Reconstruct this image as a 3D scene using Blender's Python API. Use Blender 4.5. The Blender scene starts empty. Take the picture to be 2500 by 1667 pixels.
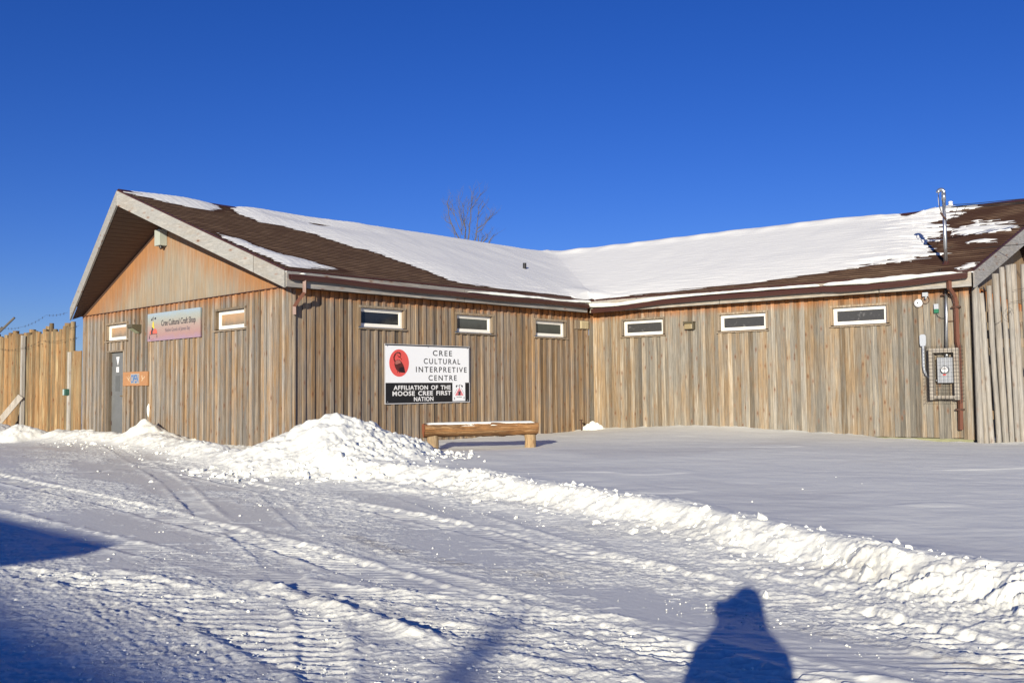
import bpy, bmesh, math, random
import numpy as np
from mathutils import Vector, Matrix
random.seed(7)
C = bpy.context.scene.collection
R = math.radians

# ------------------------------------------------------------------ camera, sky, sun, exposure
cam_d = bpy.data.cameras.new("camera"); cam = bpy.data.objects.new("camera", cam_d); C.objects.link(cam)
CAMZ = 1.5735
cam_d.sensor_width = 36.0; cam_d.lens = 36.0 * 2228.64 / 2500.0
cam_d.clip_start = 0.05; cam_d.clip_end = 5000
pitch, roll = 0.0515, -0.0103
Fv = Vector((0, math.cos(pitch), math.sin(pitch))); Rv = Vector((1, 0, 0)); Uv = Rv.cross(Fv)
R2 = Rv * math.cos(roll) + Uv * math.sin(roll); U2 = Uv * math.cos(roll) - Rv * math.sin(roll)
cam.matrix_world = Matrix(((R2.x, U2.x, -Fv.x, 0), (R2.y, U2.y, -Fv.y, 0), (R2.z, U2.z, -Fv.z, CAMZ), (0, 0, 0, 1)))
bpy.context.scene.camera = cam

SUN_AZ, SUN_EL = R(12.8), R(12.85)       # azimuth the light travels towards (clockwise from +Y), and sun height
world = bpy.data.worlds.new("World"); bpy.context.scene.world = world; world.use_nodes = True
wn = world.node_tree.nodes; wl = world.node_tree.links
sky = wn.new("ShaderNodeTexSky"); sky.sky_type = 'NISHITA'; sky.sun_disc = False
sky.sun_elevation = SUN_EL; sky.sun_rotation = R(180) + SUN_AZ
sky.air_density = 1.0; sky.dust_density = 0.0; sky.ozone_density = 4.0; sky.altitude = 500
hs = wn.new("ShaderNodeHueSaturation"); hs.inputs['Hue'].default_value = 0.512
hs.inputs['Saturation'].default_value = 1.20; hs.inputs['Value'].default_value = 1.0
tint = wn.new("ShaderNodeMix"); tint.data_type = 'RGBA'; tint.blend_type = 'MULTIPLY'; tint.inputs[0].default_value = 1.0
tint.inputs[7].default_value = (0.69, 0.725, 1.12, 1)
bg = wn["Background"]; bg.inputs['Strength'].default_value = 0.075
wl.new(sky.outputs[0], hs.inputs['Color']); wl.new(hs.outputs[0], tint.inputs[6]); wl.new(tint.outputs[2], bg.inputs['Color'])
sd = bpy.data.lights.new("sun", 'SUN'); sd.energy = 4.6; sd.angle = R(0.5); sd.color = (1.0, 0.915, 0.77)
sun = bpy.data.objects.new("sun", sd); C.objects.link(sun)
sun.rotation_euler = Vector((math.sin(SUN_AZ) * math.cos(SUN_EL), math.cos(SUN_AZ) * math.cos(SUN_EL), -math.sin(SUN_EL))).to_track_quat('-Z', 'Y').to_euler()
vs = bpy.context.scene.view_settings
vs.view_transform = 'Standard'; vs.look = 'None'; vs.gamma = 1; vs.use_curve_mapping = False; vs.exposure = 0.42
try: bpy.context.scene.display_settings.display_device = 'sRGB'
except Exception: pass

# ------------------------------------------------------------------ material helpers
def new_mat(name):
    m = bpy.data.materials.new(name); m.use_nodes = True
    nt = m.node_tree; return m, nt, nt.nodes, nt.links, nt.nodes['Principled BSDF']
def simple(name, col, rough=0.7, metal=0.0, var=0.15, scale=8.0, bump=0.0, spec=0.4):
    m, nt, n, l, b = new_mat(name)
    tc = n.new("ShaderNodeTexCoord"); no = n.new("ShaderNodeTexNoise"); no.inputs['Scale'].default_value = scale; no.inputs['Detail'].default_value = 6
    l.new(tc.outputs['Object'], no.inputs['Vector'])
    mx = n.new("ShaderNodeMix"); mx.data_type = 'RGBA'
    mx.inputs[6].default_value = (*[c * (1 - var) for c in col], 1); mx.inputs[7].default_value = (*[min(1, c * (1 + var)) for c in col], 1)
    l.new(no.outputs['Fac'], mx.inputs[0]); l.new(mx.outputs[2], b.inputs['Base Color'])
    b.inputs['Roughness'].default_value = rough; b.inputs['Metallic'].default_value = metal
    b.inputs['Specular IOR Level'].default_value = spec
    if bump:
        bp = n.new("ShaderNodeBump"); bp.inputs['Strength'].default_value = 0.6; bp.inputs['Distance'].default_value = bump
        l.new(no.outputs['Fac'], bp.inputs['Height']); l.new(bp.outputs[0], b.inputs['Normal'])
    return m
def math_node(n, op, a=None, b=None, l=None):
    x = n.new("ShaderNodeMath"); x.operation = op
    for i, v in enumerate((a, b)):
        if v is None: continue
        if isinstance(v, (int, float)): x.inputs[i].default_value = v
        else: l.new(v, x.inputs[i])
    return x.outputs[0]
def maprange(n, l, v, a, b, c=0.0, d=1.0, smooth=True):
    x = n.new("ShaderNodeMapRange"); x.interpolation_type = 'SMOOTHSTEP' if smooth else 'LINEAR'
    l.new(v, x.inputs[0])
    for i, q in enumerate((a, b, c, d)): x.inputs[1 + i].default_value = q
    return x.outputs[0]
def mixc(n, l, f, a, b, mode='MIX'):
    x = n.new("ShaderNodeMix"); x.data_type = 'RGBA'; x.blend_type = mode
    for i, v in ((0, f), (6, a), (7, b)):
        if isinstance(v, (int, float)): x.inputs[i].default_value = v
        elif isinstance(v, tuple): x.inputs[i].default_value = (*v, 1)
        else: l.new(v, x.inputs[i])
    return x.outputs[2]

def wood(name, grey=(0.27, 0.245, 0.215), warm=(0.34, 0.215, 0.115), orange=(0.36, 0.15, 0.045), top=None, topw=0.35, axis=2,
         grain=1.0, knots=0.8, edge=None, bright=1.0, pale=(0.40, 0.33, 0.24)):
    """weathered wood: attribute 'tone' = (warmth, brightness, seed); grain runs along 'axis'"""
    m, nt, n, l, b = new_mat(name)
    at = n.new("ShaderNodeAttribute"); at.attribute_name = "tone"
    sp = n.new("ShaderNodeSeparateColor"); l.new(at.outputs['Color'], sp.inputs[0])
    tc = n.new("ShaderNodeTexCoord")
    off = n.new("ShaderNodeCombineXYZ")
    s30 = math_node(n, 'MULTIPLY', sp.outputs[2], 37.0, l)
    l.new(s30, off.inputs[0]); l.new(s30, off.inputs[1]); l.new(s30, off.inputs[2])
    add = n.new("ShaderNodeVectorMath"); add.operation = 'ADD'; l.new(tc.outputs['Object'], add.inputs[0]); l.new(off.outputs[0], add.inputs[1])
    def stretched(scale, long):
        mp = n.new("ShaderNodeMapping"); sc = [scale] * 3; sc[axis] = long; mp.inputs['Scale'].default_value = sc
        l.new(add.outputs[0], mp.inputs[0]); return mp.outputs[0]
    def noise(v, detail=5, rough=0.6, dist=0.0):
        x = n.new("ShaderNodeTexNoise"); x.inputs['Scale'].default_value = 1; x.inputs['Detail'].default_value = detail
        x.inputs['Roughness'].default_value = rough; x.inputs['Distortion'].default_value = dist; l.new(v, x.inputs['Vector']); return x.outputs['Fac']
    g1 = noise(stretched(60, 2.2), 6, 0.7, 0.6)       # fine grain
    g2 = noise(stretched(11, 1.1), 4, 0.55, 0.4)      # broad streaks
    g3 = noise(stretched(3.0, 1.3), 3, 0.5)           # weather patches
    wf = math_node(n, 'ADD', math_node(n, 'MULTIPLY', maprange(n, l, g2, 0.35, 0.65), 0.55, l), math_node(n, 'MULTIPLY', sp.outputs[0], 1.15, l), l)
    wf = math_node(n, 'ADD', wf, math_node(n, 'MULTIPLY', maprange(n, l, g3, 0.4, 0.62), 0.35, l), l)
    g4 = n.new("ShaderNodeTexNoise"); g4.inputs['Scale'].default_value = 0.75; g4.inputs['Detail'].default_value = 3; l.new(tc.outputs['Object'], g4.inputs['Vector'])
    wf = math_node(n, 'ADD', wf, math_node(n, 'MULTIPLY', math_node(n, 'SUBTRACT', g4.outputs['Fac'], 0.5, l), 1.5, l), l)
    wf = math_node(n, 'SUBTRACT', wf, 0.58, l); wf = maprange(n, l, wf, 0.0, 1.0, smooth=False)
    col = mixc(n, l, wf, grey, warm)
    # pale straw streaks
    ps = maprange(n, l, noise(stretched(19, 0.8), 3, 0.5), 0.52, 0.66)
    col = mixc(n, l, math_node(n, 'MULTIPLY', ps, 0.75, l), col, pale)
    ds_ = maprange(n, l, noise(stretched(27, 0.5), 3, 0.5), 0.60, 0.72)
    col = mixc(n, l, math_node(n, 'MULTIPLY', ds_, 0.35, l), col, tuple(c * 0.5 for c in grey))
    if top is not None:      # less washed-out, orange wood under the eaves
        sx = n.new("ShaderNodeSeparateXYZ"); l.new(tc.outputs['Object'], sx.inputs[0])
        hgt = sx.outputs[2]
        if edge is not None:  # orange follows the slope of the gable
            dx = math_node(n, 'ABSOLUTE', math_node(n, 'ADD', sx.outputs[0], edge[0], l), None, l)
            hgt = math_node(n, 'ADD', hgt, math_node(n, 'MULTIPLY', dx, edge[1], l), l)
        jag = math_node(n, 'MULTIPLY', math_node(n, 'SUBTRACT', noise(stretched(9, 1.2), 4, 0.6), 0.5, l), topw * 2.2, l)
        tf = maprange(n, l, math_node(n, 'ADD', hgt, jag, l), top - topw, top + topw)
        col = mixc(n, l, math_node(n, 'MULTIPLY', tf, 0.72 if edge is not None else 0.9, l), col, orange)
    # brightness: fine grain and per-board value
    gr = maprange(n, l, g1, 0.30, 0.70, 1 - 0.46 * grain, 1 + 0.32 * grain, smooth=False)
    br = maprange(n, l, sp.outputs[1], 0, 1, 0.50 * bright, 1.42 * bright, smooth=False)
    v = math_node(n, 'MULTIPLY', gr, br, l)
    # knots
    vo = n.new("ShaderNodeTexVoronoi"); vo.inputs['Scale'].default_value = 1; vo.inputs['Randomness'].default_value = 1
    l.new(stretched(7.0, 2.9), vo.inputs['Vector'])
    kn = maprange(n, l, vo.outputs['Distance'], 0.05, 0.17, 1 - 0.72 * knots, 1.0)
    v = math_node(n, 'MULTIPLY', v, kn, l)
    vm = n.new("ShaderNodeVectorMath"); vm.operation = 'SCALE'; l.new(col, vm.inputs[0]); l.new(v, vm.inputs[3])
    kk = maprange(n, l, vo.outputs['Distance'], 0.10, 0.30, 0.75 * knots, 0.0)
    fin = mixc(n, l, kk, vm.outputs[0], mixc(n, l, 0.5, vm.outputs[0], (0.26, 0.10, 0.035)))
    l.new(fin, b.inputs['Base Color'])
    b.inputs['Roughness'].default_value = 0.82; b.inputs['Specular IOR Level'].default_value = 0.25
    bp = n.new("ShaderNodeBump"); bp.inputs['Strength'].default_value = 0.7; bp.inputs['Distance'].default_value = 0.004
    l.new(g1, bp.inputs['Height']); l.new(bp.outputs[0], b.inputs['Normal'])
    return m

M = {}
M['siding'] = wood('weathered_siding', grey=(0.235, 0.215, 0.185), warm=(0.30, 0.195, 0.10), orange=(0.38, 0.14, 0.035), top=3.10, topw=0.18)
M['siding_b'] = wood('weathered_siding_right', grey=(0.245, 0.225, 0.185), warm=(0.285, 0.205, 0.12), orange=(0.38, 0.135, 0.03), top=2.98, topw=0.17, bright=.95, pale=(0.39, 0.34, 0.255))
M['siding_in'] = wood('weathered_siding_corner', grey=(0.23, 0.195, 0.155), warm=(0.27, 0.175, 0.09), orange=(0.40, 0.14, 0.03), top=2.99, topw=0.13, pale=(0.36, 0.27, 0.17))
M['plywood'] = wood('gable_plywood', grey=(0.30, 0.265, 0.20), warm=(0.33, 0.235, 0.135), orange=(0.38, 0.145, 0.035), top=4.62, topw=0.5, edge=(5.008, 0.42), knots=0.0, grain=0.55)
M['plywood_b'] = wood('gable_plywood_right', grey=(0.30, 0.22, 0.13), warm=(0.33, 0.215, 0.11), knots=0.0, grain=0.35)
M['fascia'] = wood('fascia_board', grey=(0.27, 0.26, 0.24), warm=(0.28, 0.245, 0.20), pale=(0.36, 0.335, 0.29), axis=1, knots=0.9)
M['fascia_x'] = wood('fascia_board_x', grey=(0.36, 0.345, 0.31), warm=(0.38, 0.32, 0.24), pale=(0.43, 0.39, 0.31), axis=0, knots=0.7)
M['trim'] = wood('window_trim', grey=(0.27, 0.22, 0.16), warm=(0.32, 0.23, 0.14), knots=0.2)
M['log'] = wood('palisade_log', grey=(0.24, 0.18, 0.10), warm=(0.33, 0.19, 0.08), pale=(0.42, 0.32, 0.17), knots=1.0, grain=1.0)
M['pole'] = wood('grey_pole', grey=(0.33, 0.31, 0.27), warm=(0.33, 0.285, 0.22), pale=(0.38, 0.35, 0.30), knots=0.5)
M['benchwood'] = wood('bench_log', grey=(0.16, 0.085, 0.04), warm=(0.36, 0.18, 0.065), pale=(0.40, 0.25, 0.12), axis=0, knots=1.0, grain=1.8)
M['benchleg'] = wood('bench_leg', grey=(0.36, 0.26, 0.15), warm=(0.42, 0.28, 0.14), pale=(0.45, 0.36, 0.22), knots=0.6, grain=1.4)
M['cutend'] = simple('cut_wood_end', (0.42, 0.135, 0.05), 0.8, var=0.25, scale=20)
M['sill'] = simple('treated_sill', (0.25, 0.25, 0.14), 0.8, var=0.3, scale=5)
M['soffit'] = simple('brown_soffit', (0.075, 0.042, 0.028), 0.6, var=0.15)
M['dark'] = simple('dark_backing', (0.03, 0.02, 0.015), 0.9)
M['brown'] = simple('brown_metal', (0.062, 0.024, 0.017), 0.42, var=0.15, scale=3)  # brown darkened to carry the shade on the gutters
M['brown_lit'] = simple('brown_metal_lit', (0.15, 0.062, 0.038), 0.42, var=0.12, scale=3)  # lighter copy of the gutter brown, with sunlight put into the colour
M['vinyl'] = simple('white_vinyl', (0.84, 0.82, 0.74), 0.45, var=0.06)
M['door'] = simple('grey_door_paint', (0.155, 0.16, 0.155), 0.5, var=0.2, scale=3)
M['white'] = simple('white_paint', (0.78, 0.78, 0.76), 0.5, var=0.04)
M['black'] = simple('black_paint', (0.012, 0.012, 0.013), 0.45)
M['letter'] = simple('black_lettering', (0.014, 0.014, 0.016), 0.5)
M['wletter'] = simple('white_lettering', (0.75, 0.75, 0.73), 0.5, var=0.03)
M['signwhite'] = simple('sign_white', (0.82, 0.84, 0.84), 0.35, var=0.03, scale=2)
M['alu'] = simple('aluminium_edge', (0.5, 0.5, 0.5), 0.4, var=0.1)
M['red'] = simple('sign_red', (0.72, 0.10, 0.085), 0.45, var=0.06)
M['goose'] = simple('goose_brown', (0.10, 0.022, 0.018), 0.5, var=0.5, scale=25)
M['goose_l'] = simple('goose_light', (0.42, 0.14, 0.11), 0.5, var=0.4, scale=40)
M['goose_d'] = simple('goose_dark', (0.025, 0.010, 0.012), 0.5, var=0.3)
M['galv'] = simple('galvanised_steel', (0.50, 0.52, 0.53), 0.35, metal=0.85, var=0.15, scale=15)
M['grey_plastic'] = simple('grey_plastic', (0.42, 0.45, 0.48), 0.5, var=0.06)
M['meterbox'] = simple('meter_box_grey', (0.36, 0.38, 0.40), 0.5, var=0.08)
M['wire'] = simple('black_wire', (0.015, 0.015, 0.016), 0.6)
M['wiregrey'] = simple('rusty_wire', (0.04, 0.032, 0.027), 0.7)
M['rust'] = simple('rusty_iron', (0.07, 0.035, 0.022), 0.8)
M['green'] = simple('green_plastic', (0.02, 0.16, 0.08), 0.5)
M['lampbody'] = simple('lamp_bronze', (0.10, 0.085, 0.05), 0.5)
M['lamplens'] = simple('lamp_lens', (0.33, 0.36, 0.22), 0.3, var=0.1)
M['lampgreen'] = simple('lamp_pale_green', (0.42, 0.45, 0.39), 0.5, var=0.06)
M['beige'] = simple('beige_vent', (0.55, 0.47, 0.29), 0.5, var=0.05)
M['signwood'] = simple('varnished_board', (0.42, 0.21, 0.09), 0.6, var=0.2, scale=6)
M['blue'] = simple('blue_paint', (0.05, 0.17, 0.38), 0.6, var=0.2)
M['brass'] = simple('brass', (0.6, 0.42, 0.15), 0.3, metal=0.8)
M['bark'] = simple('pale_bark', (0.12, 0.105, 0.085), 0.9, var=0.3)
M['cloth'] = simple('parka_cloth', (0.03, 0.035, 0.06), 0.9, bump=0.004)
M['trousers'] = simple('snow_trousers', (0.02, 0.02, 0.022), 0.9)
M['skin'] = simple('skin', (0.48, 0.29, 0.21), 0.5, var=0.05)
M['fur'] = simple('fur_trim', (0.2, 0.15, 0.1), 1.0, bump=0.01, scale=40)

def glass(name, top, bot, rough=0.12, spec=0.6):
    m, nt, n, l, b = new_mat(name)
    tc = n.new("ShaderNodeTexCoord"); sx = n.new("ShaderNodeSeparateXYZ"); l.new(tc.outputs['Object'], sx.inputs[0])
    no = n.new("ShaderNodeTexNoise"); no.inputs['Scale'].default_value = 5; no.inputs['Detail'].default_value = 6; l.new(tc.outputs['Object'], no.inputs['Vector'])
    z = math_node(n, 'ADD', sx.outputs[2], math_node(n, 'MULTIPLY', no.outputs['Fac'], 0.25, l), l)
    f = maprange(n, l, z, 2.62, 2.86)
    l.new(mixc(n, l, f, bot, top), b.inputs['Base Color'])
    b.inputs['Roughness'].default_value = rough; b.inputs['Specular IOR Level'].default_value = spec
    return m
M['pane_tan'] = glass('tan_to_grey_glass', (0.46, 0.29, 0.15), (0.20, 0.17, 0.12))  # tan towards the top, grey-brown towards the bottom
M['pane_dark'] = glass('dark_glass', (0.045, 0.048, 0.046), (0.055, 0.058, 0.055))
def frost_glass():
    m, nt, n, l, b = new_mat('frosted_glass')
    tc = n.new("ShaderNodeTexCoord"); no = n.new("ShaderNodeTexNoise"); no.inputs['Scale'].default_value = 9; no.inputs['Detail'].default_value = 8
    l.new(tc.outputs['Object'], no.inputs['Vector'])
    f = maprange(n, l, no.outputs['Fac'], 0.56, 0.74)
    l.new(mixc(n, l, f, (0.052, 0.052, 0.050), (0.16, 0.16, 0.155)), b.inputs['Base Color'])
    b.inputs['Roughness'].default_value = 0.35
    return m
M['pane_frost'] = frost_glass()

def snow_mat(name, dirt=False, bumpd=0.01):
    m, nt, n, l, b = new_mat(name)
    tc = n.new("ShaderNodeTexCoord")
    col = (0.90, 0.905, 0.80)
    no = n.new("ShaderNodeTexNoise"); no.inputs['Scale'].default_value = 22; no.inputs['Detail'].default_value = 10; no.inputs['Roughness'].default_value = 0.7
    l.new(tc.outputs['Object'], no.inputs['Vector'])
    if dirt:
        at = n.new("ShaderNodeAttribute"); at.attribute_name = "dirt"
        sp = n.new("ShaderNodeSeparateColor"); l.new(at.outputs['Color'], sp.inputs[0])
        d = math_node(n, 'MULTIPLY', sp.outputs[0], maprange(n, l, no.outputs['Fac'], 0.3, 0.7, 0.55, 1.15), l)
        c2 = mixc(n, l, maprange(n, l, d, 0, 1, smooth=False), col, (0.36, 0.33, 0.29))
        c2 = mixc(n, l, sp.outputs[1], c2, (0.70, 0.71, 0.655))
        l.new(c2, b.inputs['Base Color'])
        l.new(maprange(n, l, sp.outputs[1], 0, 1, 0.75, 0.42), b.inputs['Roughness'])
        bs = maprange(n, l, sp.outputs[2], 0, 1, 0.06, 0.75)
    else:
        b.inputs['Base Color'].default_value = (*col, 1); b.inputs['Roughness'].default_value = 0.7; bs = None
    b.inputs['Specular IOR Level'].default_value = 0.3
    bp = n.new("ShaderNodeBump"); bp.inputs['Distance'].default_value = bumpd; bp.inputs['Strength'].default_value = 0.35
    if bs is not None: l.new(bs, bp.inputs['Strength'])
    l.new(no.outputs['Fac'], bp.inputs['Height']); l.new(bp.outputs[0], b.inputs['Normal'])
    return m
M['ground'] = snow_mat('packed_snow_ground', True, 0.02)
M['snow'] = snow_mat('soft_snow', False, 0.006)
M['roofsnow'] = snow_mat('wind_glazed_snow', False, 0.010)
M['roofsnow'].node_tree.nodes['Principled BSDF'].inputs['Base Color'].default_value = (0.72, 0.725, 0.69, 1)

def shingle_mat():
    m, nt, n, l, b = new_mat('brown_shingles')
    uv = n.new("ShaderNodeUVMap"); uv.uv_map = "UVMap"
    br = n.new("ShaderNodeTexBrick"); br.offset = 0.5; br.inputs['Scale'].default_value = 1
    br.inputs['Brick Width'].default_value = 0.3; br.inputs['Row Height'].default_value = 0.14; br.inputs['Mortar Size'].default_value = 0.005
    br.inputs['Color1'].default_value = (0.105, 0.063, 0.040, 1); br.inputs['Color2'].default_value = (0.19, 0.122, 0.078, 1); br.inputs['Mortar'].default_value = (0.03, 0.016, 0.010, 1)
    l.new(uv.outputs[0], br.inputs['Vector'])
    mp = n.new("ShaderNodeMapping"); mp.inputs['Scale'].default_value = (0.9, 7.14, 1); l.new(uv.outputs[0], mp.inputs[0])
    no = n.new("ShaderNodeTexNoise"); no.inputs['Scale'].default_value = 1; no.inputs['Detail'].default_value = 8; no.inputs['Roughness'].default_value = 0.65; l.new(mp.outputs[0], no.inputs['Vector'])
    at = n.new("ShaderNodeAttribute"); at.attribute_name = "tone"
    sp = n.new("ShaderNodeSeparateColor"); l.new(at.outputs['Color'], sp.inputs[0])
    c = mixc(n, l, maprange(n, l, no.outputs['Fac'], 0.35, 0.7), mixc(n, l, 0.45, br.outputs['Color'], (0.05, 0.03, 0.02)), br.outputs['Color'])
    wetj = math_node(n, 'ADD', sp.outputs[0], math_node(n, 'MULTIPLY', math_node(n, 'SUBTRACT', no.outputs['Fac'], 0.5, l), 0.8, l), l)
    wet = maprange(n, l, wetj, 0.35, 0.65)
    c = mixc(n, l, math_node(n, 'MULTIPLY', wet, 0.85, l), c, (0.034, 0.015, 0.010))
    l.new(c, b.inputs['Base Color']); b.inputs['Roughness'].default_value = 0.9; b.inputs['Specular IOR Level'].default_value = 0.2
    return m
M['shingle'] = shingle_mat()

def sign_sky():
    m, nt, n, l, b = new_mat('faded_painted_panel')
    tc = n.new("ShaderNodeTexCoord"); sx = n.new("ShaderNodeSeparateXYZ"); l.new(tc.outputs['Object'], sx.inputs[0])
    no = n.new("ShaderNodeTexNoise"); no.inputs['Scale'].default_value = 6; no.inputs['Detail'].default_value = 8; l.new(tc.outputs['Object'], no.inputs['Vector'])
    z = math_node(n, 'ADD', sx.outputs[2], math_node(n, 'MULTIPLY', math_node(n, 'SUBTRACT', no.outputs['Fac'], 0.5, l), 0.18, l), l)
    cr = n.new("ShaderNodeValToRGB"); l.new(maprange(n, l, z, 0.0, 0.65, smooth=False), cr.inputs[0])
    e = cr.color_ramp.elements; e[0].color = (0.33, 0.22, 0.28, 1); e[1].color = (0.30, 0.38, 0.44, 1)
    for p, c in ((0.2, (0.36, 0.22, 0.20)), (0.5, (0.37, 0.28, 0.235)), (0.7, (0.34, 0.335, 0.28)), (0.86, (0.32, 0.365, 0.35))):
        x = e.new(p); x.color = (*c, 1)
    l.new(cr.outputs[0], b.inputs['Base Color']); b.inputs['Roughness'].default_value = 0.7
    return m
M['signsky'] = sign_sky()

# ------------------------------------------------------------------ mesh builder
class MB:
    def __init__(s, T=None): s.v = []; s.f = []; s.t = []; s.T = T or Matrix(); s.tone = (0.4, 0.5, 0.0)
    def add(s, vs_, fs, tone=None):
        b0 = len(s.v); s.v += [tuple(s.T @ Vector(v)) for v in vs_]
        s.f += [tuple(b0 + i for i in f) for f in fs]; s.t += [tone or s.tone] * len(fs); return s
    def box(s, x0, x1, y0, y1, z0, z1, tone=None):
        v = [(x, y, z) for z in (z0, z1) for y in (y0, y1) for x in (x0, x1)]
        return s.add(v, [(0, 2, 3, 1), (4, 5, 7, 6), (0, 1, 5, 4), (2, 6, 7, 3), (0, 4, 6, 2), (1, 3, 7, 5)], tone)
    def beam(s, p0, p1, w, h, up=(0, 0, 1), tone=None):
        p0 = Vector(p0); p1 = Vector(p1); d = (p1 - p0).normalized(); up = Vector(up)
        a = d.cross(up).normalized(); u = a.cross(d)
        v = [p + a * i * w / 2 + u * j * h / 2 for p in (p0, p1) for i, j in ((-1, -1), (1, -1), (1, 1), (-1, 1))]
        return s.add(v, [(0, 1, 2, 3), (7, 6, 5, 4), (0, 4, 5, 1), (1, 5, 6, 2), (2, 6, 7, 3), (3, 7, 4, 0)], tone)
    def tube(s, pts, r, n=8, caps=True, tone=None, jit=0.0):
        pts = [Vector(p) for p in pts]; rs = r if isinstance(r, (list, tuple)) else [r] * len(pts)
        vv = []; ff = []
        up = Vector((0, 0, 1)) if abs((pts[-1] - pts[0]).normalized().z) < 0.9 else Vector((0, 1, 0))
        for i, p in enumerate(pts):
            d = (pts[min(i + 1, len(pts) - 1)] - pts[max(i - 1, 0)]).normalized()
            a = d.cross(up); a = a.normalized() if a.length > 1e-5 else Vector((1, 0, 0)); u = a.cross(d)
            for k in range(n):
                th = 2 * math.pi * k / n; q = rs[i] * (1 + random.uniform(-jit, jit))
                vv.append(p + (a * math.cos(th) + u * math.sin(th)) * q)
        for i in range(len(pts) - 1):
            for k in range(n):
                k2 = (k + 1) % n; ff.append((i * n + k, i * n + k2, (i + 1) * n + k2, (i + 1) * n + k))
        if caps: ff.append(tuple(range(n - 1, -1, -1))); ff.append(tuple((len(pts) - 1) * n + k for k in range(n)))
        return s.add(vv, ff, tone)
    def prism(s, poly, y0, y1, tone=None):      # polygon in xz, extruded along y
        n = len(poly); v = [(x, y0, z) for x, z in poly] + [(x, y1, z) for x, z in poly]
        return s.add(v, [tuple(range(n)), tuple(range(2 * n - 1, n - 1, -1))] + [(i, i + n, (i + 1) % n + n, (i + 1) % n) for i in range(n)], tone)
    def build(s, name, mat, parent=None, smooth=False, bevel=0.0):
        me = bpy.data.meshes.new(name); me.from_pydata(s.v, [], s.f); me.update()
        a = me.color_attributes.new("tone", 'FLOAT_COLOR', 'CORNER')
        buf = np.ones((len(me.loops), 4), np.float32)
        cnt = np.array([len(f) for f in s.f]); buf[:, :3] = np.repeat(np.array(s.t, np.float32), cnt, axis=0)
        a.data.foreach_set("color", buf.ravel())
        bm = bmesh.new(); bm.from_mesh(me); bmesh.ops.recalc_face_normals(bm, faces=bm.faces); bm.to_mesh(me); bm.free()
        if smooth: me.polygons.foreach_set("use_smooth", [True] * len(me.polygons))
        me.materials.append(mat)
        o = bpy.data.objects.new(name, me); C.objects.link(o)
        if parent is not None: o.parent = parent
        if bevel:
            b = o.modifiers.new("bevel", 'BEVEL'); b.width = bevel; b.segments = 2; b.limit_method = 'ANGLE'
        return o
def empty(name, loc=(0, 0, 0), rz=0.0):
    o = bpy.data.objects.new(name, None); C.objects.link(o); o.location = loc; o.rotation_euler = (0, 0, rz); o.empty_display_size = 0.2; return o
def tag(o, label=None, cat=None, group=None, kind=None):
    if label: o['label'] = label
    if cat: o['category'] = cat
    if group: o['group'] = group
    if kind: o['kind'] = kind
    return o
def rt(w=None): return (random.random() if w is None else min(1, max(0, random.gauss(w, 0.18))), min(1, max(0, random.gauss(0.5, 0.2))), random.random())

# ------------------------------------------------------------------ numpy noise
def _hash(ix, iy, seed):
    h = (ix.astype(np.int64) * 374761393 + iy.astype(np.int64) * 668265263 + seed * 1442695041) & 0xFFFFFFFF
    h = ((h ^ (h >> 13)) * 1274126177) & 0xFFFFFFFF; h = h ^ (h >> 16); h = (h * 2246822519) & 0xFFFFFFFF
    return (h ^ (h >> 15)).astype(np.float64) / 4294967295.0
def perlin(x, y, seed=0):
    x0 = np.floor(x); y0 = np.floor(y); fx = x - x0; fy = y - y0
    u = fx * fx * fx * (fx * (fx * 6 - 15) + 10); v = fy * fy * fy * (fy * (fy * 6 - 15) + 10)
    def gr(ix, iy, dx, dy):
        a = _hash(ix, iy, seed) * 2 * np.pi; return np.cos(a) * dx + np.sin(a) * dy
    n00 = gr(x0, y0, fx, fy); n10 = gr(x0 + 1, y0, fx - 1, fy); n01 = gr(x0, y0 + 1, fx, fy - 1); n11 = gr(x0 + 1, y0 + 1, fx - 1, fy - 1)
    return ((n00 * (1 - u) + n10 * u) * (1 - v) + (n01 * (1 - u) + n11 * u) * v) * 1.5
def fbm(x, y, o=4, seed=0, g=0.5):
    s = 0; a = 1; t = 0
    for i in range(o): s = s + a * perlin(x * 2 ** i + 17.3 * i, y * 2 ** i - 9.1 * i, seed + i); t += a; a *= g
    return s / t
def worley(x, y, seed=0):
    x0 = np.floor(x); y0 = np.floor(y); best = np.full(x.shape, 9.0); cid = np.zeros(x.shape)
    for i in (-1, 0, 1):
        for j in (-1, 0, 1):
            cx = x0 + i; cy = y0 + j
            d = (cx + _hash(cx, cy, seed) - x) ** 2 + (cy + _hash(cx, cy, seed + 5) - y) ** 2
            h = _hash(cx, cy, seed + 9); w = d < best; best = np.where(w, d, best); cid = np.where(w, h, cid)
    return np.sqrt(best), cid
def sm(a, b, t):
    t = np.clip((t - a) / (b - a), 0, 1); return t * t * (3 - 2 * t)
def polydist(px, py, pl):
    """distance to polyline, signed side (+ left), and position along it"""
    best = np.full(px.shape, 1e9); side = np.zeros(px.shape); al = np.zeros(px.shape); acc = 0.0
    for (ax, ay), (bx, by) in zip(pl[:-1], pl[1:]):
        dx, dy = bx - ax, by - ay; L = math.hypot(dx, dy)
        t = np.clip(((px - ax) * dx + (py - ay) * dy) / (L * L), 0, 1)
        ex = px - (ax + t * dx); ey = py - (ay + t * dy); d = np.hypot(ex, ey)
        w = d < best; best = np.where(w, d, best)
        side = np.where(w, np.sign(dx * ey - dy * ex), side); al = np.where(w, acc + t * L, al); acc += L
    return best, side, al
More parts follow.
